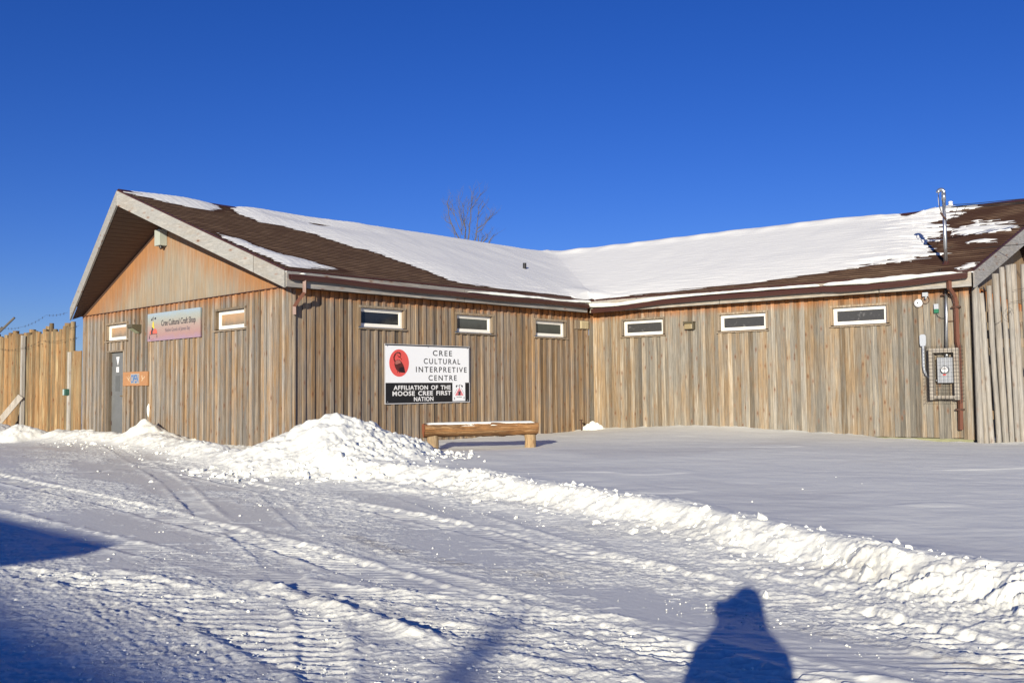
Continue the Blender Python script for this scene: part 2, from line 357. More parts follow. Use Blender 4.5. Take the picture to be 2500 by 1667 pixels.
def polysd(px, py, poly):
    """signed distance to a closed polygon, positive inside"""
    d, _, _ = polydist(px, py, poly + [poly[0]])
    ins = np.zeros(px.shape, bool); n = len(poly)
    for i in range(n):
        x1, y1 = poly[i]; x2, y2 = poly[(i + 1) % n]
        if y1 == y2: continue
        c = ((y1 > py) != (y2 > py)) & (px < (x2 - x1) * (py - y1) / (y2 - y1) + x1); ins ^= c
    return np.where(ins, d, -d)
def grid_mesh(name, X, Y, Z, mat, keep=None, cols=None, uv=None, smooth=True, flip=False):
    nr, nc = X.shape; idx = np.arange(nr * nc).reshape(nr, nc)
    f = np.stack([idx[:-1, :-1], idx[:-1, 1:], idx[1:, 1:], idx[1:, :-1]], -1).reshape(-1, 4)
    if keep is not None: f = f[(keep[:-1, :-1] | keep[:-1, 1:] | keep[1:, 1:] | keep[1:, :-1]).ravel()]
    if flip: f = f[:, ::-1]
    used = np.zeros(nr * nc, bool); used[f.ravel()] = True; rm = np.cumsum(used) - 1
    V = np.stack([X, Y, Z], -1).reshape(-1, 3)[used]; f = rm[f]
    me = bpy.data.meshes.new(name); me.vertices.add(len(V)); me.vertices.foreach_set("co", V.astype(np.float32).ravel())
    me.loops.add(f.size); me.loops.foreach_set("vertex_index", f.astype(np.int32).ravel())
    me.polygons.add(len(f)); me.polygons.foreach_set("loop_start", np.arange(0, f.size, 4, dtype=np.int32))
    try: me.polygons.foreach_set("loop_total", np.full(len(f), 4, np.int32))
    except Exception: pass
    me.update(calc_edges=True); me.validate()
    if smooth: me.polygons.foreach_set("use_smooth", np.ones(len(f), bool))
    if cols is not None:
        nm, c = cols; a = me.color_attributes.new(nm, 'FLOAT_COLOR', 'POINT')
        buf = np.ones((len(V), 4), np.float32); buf[:, :3] = c.reshape(-1, 3)[used]; a.data.foreach_set("color", buf.ravel())
    if uv is not None:
        u = me.uv_layers.new(name="UVMap"); q = uv.reshape(-1, 2)[used][f.ravel()]; u.data.foreach_set("uv", q.astype(np.float32).ravel())
    me.materials.append(mat); o = bpy.data.objects.new(name, me); C.objects.link(o); return o

# ------------------------------------------------------------------ site frame
HB = -0.7494; PHI = 0.088                    # heading of the building, skew of its right wing
ROOT = Vector((2.0726, 24.5776, 0.45))
RM = Matrix.Translation(ROOT) @ Matrix.Rotation(HB, 4, 'Z')
L2, W1, L3 = 9.2895, 10.0, 9.3554
ch, sh = math.cos(HB), math.sin(HB)
def to_bld(x, y):                            # world xy -> building xy (numpy)
    dx, dy = x - ROOT.x, y - ROOT.y; return ch * dx + sh * dy, -sh * dx + ch * dy
cP, sP = math.cos(PHI), math.sin(PHI)
def to_B(x, y):                              # building xy -> right wing xy
    return x * cP + y * sP, -x * sP + y * cP
F1 = Matrix.Translation((0, -L2, 0))                                   # wall frames: x right, -y outward
F2 = Matrix.Rotation(math.pi / 2, 4, 'Z')                              # x = +y of the building
F3 = Matrix.Rotation(PHI, 4, 'Z')
F4 = F3 @ Matrix.Translation((L3, 0, 0)) @ Matrix.Rotation(math.pi / 2, 4, 'Z')
RZ = {1: HB, 2: HB + math.pi / 2, 3: HB + PHI}
FR = {1: F1, 2: F2, 3: F3}
def on_wall(w, x, z, y=0.0): return RM @ FR[w] @ Vector((x, y, z))

# ------------------------------------------------------------------ ground (one sheet, to the horizon)
BERM = [(-14.0, 27.0), (-4.6, 18.4), (-4.1, 16.6), (-3.2, 14.2), (-2.6, 13.5), (-1.75, 13.3), (-0.9, 12.55), (-0.2, 11.65), (0.55, 10.75), (1.15, 9.9), (1.65, 9.1), (2.1, 8.3), (2.5, 7.5), (2.95, 6.75), (3.5, 6.05), (4.6, 4.9), (7.0, 2.9), (30, -14)]
def ground_parts(x, y, fine=True):
    base = 0.36 * sm(5, 19, y)
    bx, by = to_bld(x, y); Bx, By = to_B(bx, by)
    # yard snow beyond the berm (right / far side)
    d, s, al = polydist(x, y, BERM); D = d * s                      # + = yard side (left of direction of travel)
    wob = 0.16 * fbm(x * 0.9, y * 0.9, 3, 11) + 0.05 * fbm(x * 4, y * 4, 2, 12)
    Dw = D + wob
    yard = 0.215 + 0.21 * sm(5, 17, y) + 0.022 * perlin(x * 0.35, y * 0.35, 3) + 0.012 * fbm(x * 1.2 + y * .3, y * 1.6, 3, 5)
    drift = 0.20 * np.exp(-((Bx - 3.4) / 2.9) ** 2) * np.exp(-np.clip(-By, 0, 50) / 1.9) * (Bx > -3)
    yard = yard + drift - 0.05 * sm(6.5, 9.5, Bx) * np.exp(-np.clip(-By, 0, 50) / 3)
    yard = yard + 0.010 * sm(0.0, 0.10, fbm(x * 0.33, y * 0.8, 2, 31) - 0.42)        # wind crust scarps
    far = sm(14.2, 15.4, y + 0.15 * x)      # west of pile the yard is not cut
    ym = sm(-0.12, 0.36, Dw)
    inyard = ((D > 0))
    h = base * (1 - ym) + np.maximum(yard, base) * ym
    crest = np.exp(-((Dw - 0.42) / 0.30) ** 2)
    bermh = (0.045 + 0.035 * perlin(al * 0.8, al * 0 + 3, 8)) * crest
    apron = 0.030 * np.exp(-((Dw + 0.10) / 0.30) ** 2)
    h = h + bermh + apron
    chunk = np.exp(-((Dw - 0.18) / 0.42) ** 2) * (1 - sm(6, 12, -x))
    chunk = np.maximum(chunk, 0.35 * np.exp(-((Dw + 0.35) / 0.30) ** 2))
    # plough pile at the corner of the building
    def cone(cx, cy, hh, rx, ry, rot=0.0, p=1.0):
        c, s_ = math.cos(rot), math.sin(rot); ex = (x - cx) * c + (y - cy) * s_; ey = -(x - cx) * s_ + (y - cy) * c
        r = np.sqrt((ex / rx) ** 2 + (ey / ry) ** 2) * (1 + 0.13 * fbm(x * 1.6, y * 1.6, 3, 41))
        return hh * np.clip(1.06 - r, 0, 1) ** p
    pile = np.maximum(cone(-2.98, 15.75, 0.67, 1.75, 1.9, 0, 1.05), cone(-3.58, 15.8, 0.59, 1.5, 1.65, 0, .9))
    pile = np.maximum(pile, cone(-2.3, 14.8, 0.20, 1.3, 1.1))
    # low windrow along the front of the gable wall
    WR = [(-11.6, 23.4), (-9.3, 21.5), (-8.4, 20.75), (-7.2, 19.1), (-6.1, 17.5), (-5.2, 16.3), (-4.2, 15.0)]
    dw, _, aw = polydist(x, y, WR)
    wr = (0.23 + 0.08 * perlin(aw * 0.9, aw * 0 + 1.5, 61)) * np.exp(-(dw / 0.48) ** 2)
    wr = np.maximum(wr, cone(-8.45, 21.05, 0.55, 0.75, 0.7)); wr = np.maximum(wr, cone(-7.9, 20.4, 0.3, 0.9, 0.6))
    lp = np.maximum(cone(-14.3, 23.9, 0.72, 1.7, 1.5), cone(-12.6, 23.4, 0.42, 0.95, 0.8)); lp = np.maximum(lp, cone(-11.4, 24.1, 0.18, 1.1, .5))
    piles = np.maximum(np.maximum(pile, wr), lp)
    piles = piles * (1 + .22 * fbm(x * 2.6, y * 2.6, 3, 43))
    h = h + piles
    pm = sm(0.03, 0.14, piles)
    # snow level against the gable wall and the palisade
    g1 = (np.abs(by + L2) < 1.6) & (bx < 0.3)
    h = np.where(bx < 0.3, np.maximum(h, 0.0), h)
    h = h + 0.05 * np.exp(-((by + L2 + 0.4) / 0.7) ** 2) * (bx < 0.2)
    cm = np.clip(np.maximum(chunk, pm), 0, 1)
    road = np.clip(1 - ym, 0, 1) * (1 - pm)
    return h, cm, road, Dw, (bx, by, Bx, By), pm
def ground_height(x, y):
    return float(ground_parts(np.array([float(x)]), np.array([float(y)]))[0][0])

TRACKS = [  # (polyline, half width, depth, lug period)
    ([(-9.5, 15.6), (-6.73, 13.16), (-4.74, 11.37), (-2.54, 9.26), (-1.63, 8.23), (-0.61, 7.08), (0.6, 5.9), (1.9, 4.4)], 0.18, 0.038, 0.115),
    ([(-6.5, 16.3), (-4.26, 13.65), (-2.71, 11.92), (-1.67, 11.03), (-0.37, 9.61), (0.7, 8.3), (1.8, 6.9), (3.2, 4.9)], 0.18, 0.036, 0.125),
    ([(-9.0, 20.5), (-7.26, 17.4), (-4.98, 13.47), (-3.49, 10.55), (-2.79, 9.5), (-2.2, 8.4), (-1.3, 6.2), (-0.9, 4.4)], 0.14, 0.020, 0.10),
    ([(-3.4, 7.6), (-2.59, 7.03), (-1.84, 6.27), (-1.26, 5.56), (-0.77, 5.06), (-0.2, 4.3)], 0.27, 0.045, 0.135),
    ([(-5.2, 15.9), (-3.6, 13.0), (-2.9, 11.4), (-2.2, 9.8), (-0.9, 7.9), (1.2, 5.6), (2.6, 4.2)], 0.10, 0.014, 0.08),
    ([(-9.0, 9.5), (-4.5, 8.0), (-2.2, 6.9), (-0.6, 6.1), (1.2, 5.2), (2.6, 4.4)], 0.13, 0.022, 0.09),
    ([(-1.5, 12.2), (0.2, 9.2), (1.3, 7.6), (2.2, 6.1), (3.0, 4.9)], 0.16, 0.016, 0.11),
    ([(-10.5, 14.0), (-6.2, 11.0), (-3.3, 8.6), (-1.5, 7.2), (0.3, 6.3), (2.0, 5.4), (4.0, 4.4)], 0.15, 0.018, 0.10),
]
def build_ground():
    f_in = np.linspace(-0.62, 0.62, 1150)
    g = 0.62 + np.geomspace(0.002, 250, 70); f = np.concatenate([-g[::-1], f_in, g])
    yr = [3.6]
    while yr[-1] < 34: yr.append(yr[-1] + 0.0022 * (yr[-1] + 0.6))
    ys = np.array(yr); yb = 3.6 - np.geomspace(0.02, 330, 60)[::-1]; yf = 34 + np.geomspace(0.1, 2600, 60)
    ys = np.concatenate([yb, ys, yf])
    w = np.where(ys > 1, ys + 2.0, 3.0 + np.abs(np.minimum(ys - 1, 0)))
    X = w[:, None] * f[None, :]; Y = np.repeat(ys[:, None], len(f), 1)
    shp = X.shape; x = X.ravel(); y = Y.ravel()
    h, cm, road, Dw, (bx, by, Bx, By), pm = ground_parts(x, y)
    near = (np.abs(x) < 22) & (y > 2) & (y < 32)
    # chunky broken snow
    k = near & (cm > 0.02); xx, yy = x[k], y[k]; a = cm[k]
    add = np.zeros(len(xx))
    for sc, amp, sd_ in ((2.8, 0.028, 1), (6.5, 0.034, 2), (12, 0.022, 3), (22, 0.012, 4), (38, 0.007, 5)):
        wx = xx * sc + 0.5 * perlin(xx * sc * .7, yy * sc * .7, sd_ + 20); wy = yy * sc + 0.5 * perlin(xx * sc * .7 + 9, yy * sc * .7, sd_ + 30)
        F, cid = worley(wx, wy, sd_ * 7)
        add += amp * (np.clip(1 - (F / 0.66) ** 2, 0, 1) ** 0.8) * (cid > 0.3) * (0.3 + cid)
    add += 0.03 * fbm(xx * 2.5, yy * 2.5, 3, 77)
    # smoother plough-cut patches
    cut = sm(-0.1, 0.25, fbm(xx * 0.6, yy * 0.6, 2, 91))
    h[k] += add * a * np.where(pm[k] > .3, 0.30 + 0.85 * sm(-3.1, -2.2, xx - 0.25 * (yy - 15.7)) + 0.3 * cut, 0.40 + 0.95 * cut)
    # road surface
    k = near & (road > 0.02); xx, yy = x[k], y[k]; rr = road[k]
    c, s = 0.72, -0.69                            # road direction in world
    u = xx * c + yy * s; v = -xx * s + yy * c
    uw = u + 0.3 * perlin(u * .5, v * .5, 2); vw = v + 0.15 * perlin(u * 0.7, v * 0.9, 4)
    rough = sm(-0.25, 0.28, fbm(uw * 0.35, vw * 0.9, 3, 19))
    rough = np.clip(rough + 0.75 * np.exp(-((xx + 1.7) ** 2 / 5 + (yy - 5.4) ** 2 / 2.2)), 0, 1)
    rr2 = rr * (0.18 + 0.82 * rough)
    z = 0.007 * fbm(uw * 0.8, vw * 6, 4, 51) * rr2
    rg_ = 1 - np.abs(fbm(uw * 2.2, vw * 15, 3, 55)) * 2.2
    z += 0.0045 * rg_ * rr2
    z += 0.0042 * (0.15 + rough) * rr * fbm(xx * 24, yy * 26, 3, 59, 0.75)
    F, cid = worley(uw * 6.5, vw * 14, 63); z += 0.010 * np.clip(1 - (F / 0.5) ** 2, 0, 1) * (cid > 0.6) * rr2 * rough
    F, cid = worley(xx * 26, yy * 26, 67); z += 0.0075 * np.clip(1 - (F / 0.5) ** 2, 0, 1) * (cid > 0.6) * rr * rough
    z += 0.008 * fbm(xx * 0.5, yy * 0.5, 2, 71)
    lugm = np.zeros(len(xx)); packed = np.zeros(len(xx)); lugs_ = np.zeros(len(xx))
    for i, (pl, hw, dep, per) in enumerate(TRACKS):
        dd, ss, al = polydist(xx, yy, pl); dd2 = dd + 0.02 * perlin(al * 3, dd * 0 + i, 81 + i)
        ins = 1 - sm(hw * 0.85, hw * 1.1, dd2)
        fade = 0.35 + 0.65 * sm(-0.25, 0.25, perlin(al * 0.45, al * 0 + 7 * i, 83))
        ph_ = 2 * np.pi * (yy / (per * (1.0 if i == 3 else 0.85)) + 0.12 * xx / per + 0.35 * perlin(xx * 2.5, yy * 2.5, 85 + i)); lug = np.clip(np.sin(ph_) * 2.0 - 0.2, -1, 1); lugs_ = np.maximum(lugs_, ins * fade * np.clip(lug, 0, 1))
        if i in (0, 1): z -= 0.038 * np.exp(-((dd2 - hw * 0.85) / 0.06) ** 2) * (ss > 0) * np.clip(np.sin(2 * np.pi * al / 0.23) * 2 - .6, 0, 1) * fade * rr
        brk = np.clip(0.55 + 1.1 * fbm(xx * 3.1, yy * 3.1, 3, 211 + i), 0.1, 1.15)
        z += ins * fade * (-dep * 0.35 + dep * 0.38 * lug * brk) * rr
        z += fade * 0.028 * np.exp(-((dd2 - hw * 1.25) / 0.05) ** 2) * np.clip(0.5 + 1.0 * fbm(al * 5, ss * 3.3, 3, 87 + i), 0, 2) * rr * min(1, hw / 0.17)
        packed = np.maximum(packed, ins)
        lugm = np.maximum(lugm, ins * fade)
    cr = fbm(xx * 2.6 + 0.8 * perlin(xx * 3, yy * 3, 221), yy * 9.5, 4, 223, 0.62) + 0.55 * fbm(xx * 12, yy * 30, 3, 227, 0.6)
    cr = cr + 0.55 * (rough - 0.62) + 0.25 * fbm(uw * 0.7, vw * 3.0, 2, 229) + 0.45 * lugs_ - 0.12 * packed
    near_ber = np.exp(-((Dw[k] + 0.35) / 0.45) ** 2); cr = cr + 0.45 * near_ber
    crust = sm(-0.03, 0.14, cr) * rr
    z += crust * (1 - .6 * packed) * (0.0065 + 0.006 * fbm(xx * 14, yy * 22, 2, 231)) * sm(3.4, 6, yy + 2)
    # thrown-up ridge of snow in the near road
    for pl, hh, wd in (([(-2.3, 7.55), (-1.93, 7.28), (-1.57, 6.92), (-1.16, 6.47), (-0.81, 6.13), (-0.5, 5.75)], 0.062, 0.075), ([(-0.2, 5.55), (0.15, 5.3), (0.6, 5.0)], 0.03, 0.07),
                       ([(-3.6, 8.05), (-2.9, 7.6), (-2.3, 7.1)], 0.022, 0.06)):
        dd, ss, al = polydist(xx, yy, pl); e = sm(0, .3, al)
        z += hh * np.exp(-(dd / wd) ** 2) * (0.7 + 0.7 * fbm(xx * 6, yy * 6, 2, 93)) * e
    h[k] += z * 0.80
    # grooves right of the photographer and soft plain yard texture
    k2 = near & (road < 0.3) & (cm < 0.4); xx, yy = x[k2], y[k2]
    h[k2] += 0.0028 * fbm(xx * 1.8, yy * 8, 4, 97) + 0.0012 * fbm(xx * 9, yy * 22, 2, 99)
    wl_ = (np.exp(-np.abs(By) / .22) * (Bx > -.2) + np.exp(-np.abs(bx) / .22) * (by < .2)); h += np.where(near, wl_ * 0.045 * fbm(x * 2.3, y * 2.3, 3, 119), 0)
    # rising land hides the far horizon a little
    h += 0.0 * x
    # colour attribute: dirt, packed (greyer, smoother), bump strength
    dirt = np.zeros(len(x)); pack = np.zeros(len(x)); bmp = np.full(len(x), 0.12)
    D1 = sm(0.0, 0.40, fbm(uw * 0.45, vw * 1.6, 4, 101)) * 0.62 * rr * (1 - 0.8 * crust)
    dd, ss, al = polydist(x[k], y[k], [(1.45, 6.3), (1.9, 5.7), (2.5, 5.2), (3.3, 4.6)]); D1 = np.maximum(D1, 0.8 * np.exp(-(dd / 0.17) ** 2) * sm(-.4, .2, fbm(uw * 1.5, vw * 6, 3, 103)))
    dd, ss, al = polydist(x[k], y[k], [(-1.6, 9.3), (-0.6, 8.2), (0.3, 7.5)]); D1 = np.maximum(D1, 0.7 * np.exp(-(dd / 0.2) ** 2) * sm(-.3, .3, fbm(uw * 1.5, vw * 5, 3, 105)))
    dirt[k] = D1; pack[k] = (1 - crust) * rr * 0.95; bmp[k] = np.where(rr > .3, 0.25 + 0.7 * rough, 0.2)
    bmp = np.maximum(bmp, cm * 0.6)
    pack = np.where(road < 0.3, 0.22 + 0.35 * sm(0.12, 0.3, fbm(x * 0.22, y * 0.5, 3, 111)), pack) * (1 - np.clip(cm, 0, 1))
    # a few dirty flecks in the plough pile
    dp = sm(0.25, 0.5, fbm(x * 3, y * 3, 3, 107)) * 0.16 * cm; dirt = np.maximum(dirt, dp)
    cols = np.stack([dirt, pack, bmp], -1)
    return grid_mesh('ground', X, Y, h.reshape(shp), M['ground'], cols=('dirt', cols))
ground = tag(build_ground(), kind='structure')

# loose lumps of snow thrown from the plough
def chunk_cloud():
    V = []; Fc = []
    bm = bmesh.new(); bmesh.ops.create_icosphere(bm, subdivisions=2, radius=1); bm.verts.ensure_lookup_table()
    sv = np.array([v.co[:] for v in bm.verts]); sf = np.array([[v.index for v in f.verts] for f in bm.faces]); bm.free()
    rng = np.random.default_rng(5); pts = []
    P = np.array(BERM[3:15]); seg = np.hypot(*(P[1:] - P[:-1]).T); cum = np.concatenate([[0], np.cumsum(seg)])
    for _ in range(1300):
        a = rng.uniform(0, cum[-1]); i = min(np.searchsorted(cum, a) - 1, len(seg) - 1); i = max(i, 0); t = (a - cum[i]) / seg[i]
        p = P[i] * (1 - t) + P[i + 1] * t; nrm = np.array([-(P[i + 1] - P[i])[1], (P[i + 1] - P[i])[0]]) / seg[i]
        p = p + nrm * rng.normal(0.12, 0.20); pts.append((*p, min(.06, abs(rng.normal(0, 0.017)) + 0.008)))
    for _ in range(380):
        th = rng.uniform(-2.6, 0.6); rr_ = rng.normal(1.75, 0.4); pts.append((-3.1 + 1.0 * rr_ * math.cos(th), 15.7 + rr_ * math.sin(th), abs(rng.normal(0, 0.024)) + 0.010))
    for _ in range(160):
        t = rng.uniform(0, 1); pts.append((-11 + 6.8 * t + rng.normal(0, .3), 22.6 - 7.6 * t + rng.normal(-0.2, .35), abs(rng.normal(0, 0.018)) + 0.010))
    for _ in range(60):
        yy = rng.uniform(4.2, 13); pts.append((rng.uniform(-0.6, 0.36) * (yy + 1), yy, abs(rng.normal(0, 0.004)) + 0.003))
    for q in ((-5.35, 14.95, .09), (-5.05, 14.75, .13), (-4.85, 14.9, .08), (-3.05, 13.55, .07), (-2.8, 13.35, .10), (-2.55, 13.5, .12), (-2.35, 13.3, .08), (-2.15, 13.45, .10), (-1.9, 13.3, .09), (0.02, 10.35, .03), (1.86, 6.85, .045), (1.95, 9.35, 0.07), (2.35, 8.75, 0.07), (2.75, 8.25, .055)): pts.append(q)
    pts = np.array(pts); pts = pts[(np.hypot(pts[:, 0], pts[:, 1]) > 3.5)]
    hz = ground_parts(pts[:, 0], pts[:, 1])[0]
    for i, (px, py, r) in enumerate(pts):
        A_ = rng.normal(0, 1, (3, 3)); qq, _r = np.linalg.qr(A_); bx_ = sv / np.maximum(np.abs(sv @ qq).max(1), .35)[:, None] * .8; q = (sv * .45 + bx_ * .55) * (r * rng.uniform(0.6, 1.25, 3))
        q = q * (1 + 0.28 * np.sin(sv @ rng.normal(0, 2.2, 3) + rng.uniform(0, 6)))[:, None] * (1 + 0.12 * rng.normal(size=(len(sv), 1)) * 0.5)
        V.append(q + [px, py, hz[i] + r * rng.uniform(-.45, .12)]); Fc.append(sf + i * len(sv))
    V = np.concatenate(V); Fc = np.concatenate(Fc)
    me = bpy.data.meshes.new('snow_lumps'); me.from_pydata(V.tolist(), [], Fc.tolist()); me.update()
    me.materials.append(M['snow']); o = bpy.data.objects.new('snow_lumps', me); C.objects.link(o)
    return tag(o, 'loose white snow lumps scattered over the ploughed berm, pile and road', 'snow lumps', kind='stuff')
chunk_cloud()
def crumb_field():
    rng = np.random.default_rng(9)
    bm = bmesh.new(); bmesh.ops.create_icosphere(bm, subdivisions=1, radius=1); bm.verts.ensure_lookup_table()
    sv = np.array([v.co[:] for v in bm.verts]); sf = np.array([[v.index for v in f.verts] for f in bm.faces]); bm.free()
    n = 90000; y = 4.3 + 11.5 * rng.uniform(0, 1, n) ** 1.6; x = rng.uniform(-.62, .62, n) * (y + 1.2)
    c, s_ = 0.72, -0.69; u = x * c + y * s_; v = -x * s_ + y * c
    den = fbm(u * 0.55, v * 1.7, 3, 311) + 0.5 * fbm(u * 3, v * 7, 2, 313) + 0.55 * np.exp(-((x + 1.7) ** 2 / 6 + (y - 5.4) ** 2 / 2.6))
    h, cm, road, Dw, _, pm = ground_parts(x, y)
    den = den + 0.7 * np.exp(-((Dw + .25) / .35) ** 2)
    keep = (road > .5) & (rng.uniform(0, 1, n) < np.clip((den - .12) * .5, 0, .22)); x = x[keep]; y = y[keep]; h = h[keep]; m = len(x)
    print('crumbs', m)
    r = np.minimum(.014, 0.0018 + rng.exponential(0.0023, m)) * (0.7 + 0.045 * y)
    A = rng.normal(0, 1, (m, 3)); sc = rng.uniform(.6, 1.3, (m, 3)) * [1.25, 1.25, .8]
    V = sv[None] * (r[:, None] * sc)[:, None, :] * rng.uniform(.7, 1.25, (m, len(sv), 1)); ang = rng.uniform(0, 6.28, m); ca, sa = np.cos(ang)[:, None], np.sin(ang)[:, None]
    V = np.stack([V[..., 0] * ca - V[..., 1] * sa + x[:, None], V[..., 0] * sa + V[..., 1] * ca + y[:, None], V[..., 2] + (h + r * .1 + 0.004)[:, None]], -1)
    F = (sf[None] + (np.arange(m) * len(sv))[:, None, None]).reshape(-1, 3); V = V.reshape(-1, 3)
    me = bpy.data.meshes.new('snow_crumbs'); me.vertices.add(len(V)); me.vertices.foreach_set('co', V.astype(np.float32).ravel()); me.loops.add(F.size); me.loops.foreach_set('vertex_index', F.astype(np.int32).ravel())
    me.polygons.add(len(F)); me.polygons.foreach_set('loop_start', np.arange(0, F.size, 3, dtype=np.int32)); me.update(calc_edges=True); me.materials.append(M['snow'])
    o = bpy.data.objects.new('snow_crumbs', me); C.objects.link(o); return tag(o, 'fine broken crumbs of snow strewn over the driven road', 'snow crumbs', kind='stuff')
crumb_field()

# ------------------------------------------------------------------ the building
bld = tag(empty('cultural_centre_building', ROOT, HB), 'L-shaped single-storey building with weathered board walls and snow-covered brown roof', 'building')

def cut_spans(x0, x1, z0, z1, holes):
    """split a vertical board into rectangles that avoid the holes"""
    xs = sorted({x0, x1, *[min(max(q, x0), x1) for h in holes for q in (h[0], h[1])]})
    out = []
    for a, b in zip(xs[:-1], xs[1:]):
        if b - a < 0.004: continue
        segs = [(z0, z1)]
        for h in holes:
            if h[0] < (a + b) / 2 < h[1]:
                ns = []
                for s0, s1 in segs:
                    if h[2] > s0: ns.append((s0, min(s1, h[2])))
                    if h[3] < s1: ns.append((max(s0, h[3]), s1))
                segs = [q for q in ns if q[1] - q[0] > 0.01]
        out += [(a, b, *q) for q in segs]
    return out
def siding(T, x0, x1, ztop, holes, warm, per=0.225, bw=0.07, bt=0.028, z0=0.0, phase=0.0):
    mb = MB(T); x = x0 + phase; last = None
    while x < x1:
        xa, xb = max(x, x0), min(x + per, x1)
        w = warm(xa); t = rt(w); yj = random.uniform(-0.003, 0.003)
        zt = min(ztop(xa), ztop(xb)); zb = z0 + random.uniform(-0.012, 0.012)
        for a, b, c, d in cut_spans(xa + 0.003, xb - 0.004, zb, zt, holes): mb.box(a, b, yj, 0.022 + yj, c, d, t)
        # batten over the joint
        if xa > x0 + 0.02:
            bwj = bw * random.uniform(0.85, 1.25); lean = random.uniform(-0.006, 0.006); t = rt(w); t = (t[0], min(1, t[1] + 0.08), t[2])
            zb = z0 + random.uniform(-0.02, 0.012)
            for a, b, c, d in cut_spans(xa - bwj / 2 + lean, xa + bwj / 2 + lean, zb, ztop(xa), holes): mb.box(a, b, -bt - random.uniform(0, .006), -0.004, c, d, t)
        x += per * random.uniform(0.94, 1.06)
    return mb
ZS = 3.19
win1 = [(-8.45, -7.28, 2.465, 2.852), (-2.93, -1.76, 2.465, 2.852)]
win2 = [(-7.685, -6.515, 2.45, 2.84), (-4.93, -3.76, 2.45, 2.84), (-2.19, -1.02, 2.45, 2.84)]
win3 = [(1.09, 2.26, 2.472, 2.857), (3.82, 4.99, 2.472, 2.857), (6.56, 7.73, 2.472, 2.857)]
tr = 0.05
hole = lambda r: (r[0] - tr, r[1] + tr, r[2] - tr, r[3] + tr)
door_r = (-8.42, -7.44, -0.3, 2.15)
siding(F1, -W1, 0.045, lambda x: ZS - 0.02, [hole(r) for r in win1] + [door_r], lambda x: 0.42, z0=-0.12).build('gable_wall_siding', M['siding'], bld)
siding(F2, -L2 + 0.03, 0.0, lambda x: ZS + 0.15, [hole(r) for r in win2], lambda x: 0.40 + 0.25 * (x > -3), z0=-0.02, phase=-0.04).build('side_wall_siding', M['siding_in'], bld)
siding(F3, 0.0, L3, lambda x: ZS + 0.12, [hole(r) for r in win3], lambda x: 0.85 - 0.42 * min(1, max(0, x - .2) / 1.6) + 0.12 * math.sin(x * 2.1), bw=0.10, bt=0.024, z0=0.0).build('wing_wall_siding', M['siding_b'], bld)
# corner boards
mb = MB(F3); mb.box(L3 - 0.09, L3 + 0.012, -0.03, -0.004, -.02, ZS + .1, rt(.3)); mb.build('corner_board', M['siding_b'], bld)
# sill timbers at the foot of the walls
mb = MB(F2); mb.box(-L2 + .05, 0, -0.012, 0.05, -0.55, -0.035); mb.T = F3; mb.box(0.03, L3, -0.015, 0.05, -0.55, -0.012); mb.T = F1; mb.box(-W1, 0, 0.0, 0.05, -0.7, -.13)
mb.build('sill_timber', M['sill'], bld)
# dark sheathing behind the boards (also closes the rooms), rear walls
def sheath(T, x0, x1, z1, holes, mbx):
    mbx.T = T
    for a, b, c, d in cut_spans(x0, x1, -0.7, z1, holes): mbx.box(a, b, 0.024, 0.06, c, d)
mb = MB(); sheath(F1, -W1 + .01, -0.03, ZS, [hole(r) for r in win1] + [door_r], mb); sheath(F2, -L2 + .08, -0.01, ZS + .1, [hole(r) for r in win2], mb); sheath(F3, 0.01, L3 - .02, ZS + .1, [hole(r) for r in win3], mb)
mb.build('wall_sheathing', M['dark'], bld)
ZR = 5.65; ZE = 3.44; XA = -5.008; EV = 0.25; YB = 4.82
mb = siding(Matrix.Translation((-W1, 10, 0)) @ Matrix.Rotation(-math.pi / 2, 4, 'Z'), 0, 10 + L2, lambda x: ZS, [], lambda x: .4); mb.T = Matrix()
mb.build('rear_wall_siding', M['siding'], bld)
siding(Matrix.Translation((L3 * cP - 9.64 * sP, L3 * sP + 9.64 * cP, 0)) @ Matrix.Rotation(math.pi + PHI, 4, 'Z'), 0, 19.0, lambda x: ZS, [], lambda x: .4).build('rear_wall_siding', M['siding'], bld)
# right gable end: boards and plywood
siding(F4, 0.0, 9.64, lambda x: ZS - 0.02, [], lambda x: 0.5, z0=-0.05).build('right_gable_siding', M['siding_b'], bld)
mb = MB(F4); mb.prism([(0.02, ZS), (9.62, ZS), (YB, ZR - 0.36)], -0.005, 0.02, (0.9, 0.45, 0.3)); mb.build('gable_panel', M['plywood_b'], bld)
# front gable: plywood panel above the boards, in three sheets, with a thin drip strip below
def zs(x): return ZR - 0.4203 * abs(x - XA) - 0.345            # soffit height on the gable wall
mb = MB(F1)
for a, b in ((-W1 + .03, -7.45), (-7.447, -5.0), (-4.997, -2.56), (-2.557, 0.02)):
    poly = [(a, ZS), (b, ZS), (b, max(ZS + .001, zs(b)))]
    if a < XA < b - .05: poly.append((XA, zs(XA)))
    poly.append((a, max(ZS + .001, zs(a))))
    mb.prism(poly, 0.0, 0.018, (0.35 + 0.2 * random.random(), 0.5 + .06 * random.uniform(-1, 1), random.random()))
mb.build('gable_panel', M['plywood'], bld)
mb = MB(F1); mb.box(-W1, 0.045, -0.05, 0.03, ZS - .018, ZS - .004, (0.3, .3, 0)); mb.build('drip_strip', M['brown'], bld)

# ---- roof
def line_x(p, q, t): return p + (q - p) * t
RK_A0 = (EV, -L2 - 0.347); RK_AP = (XA, -L2 - 1.275); RK_A1 = (-W1 - EV, -L2 - 0.213)
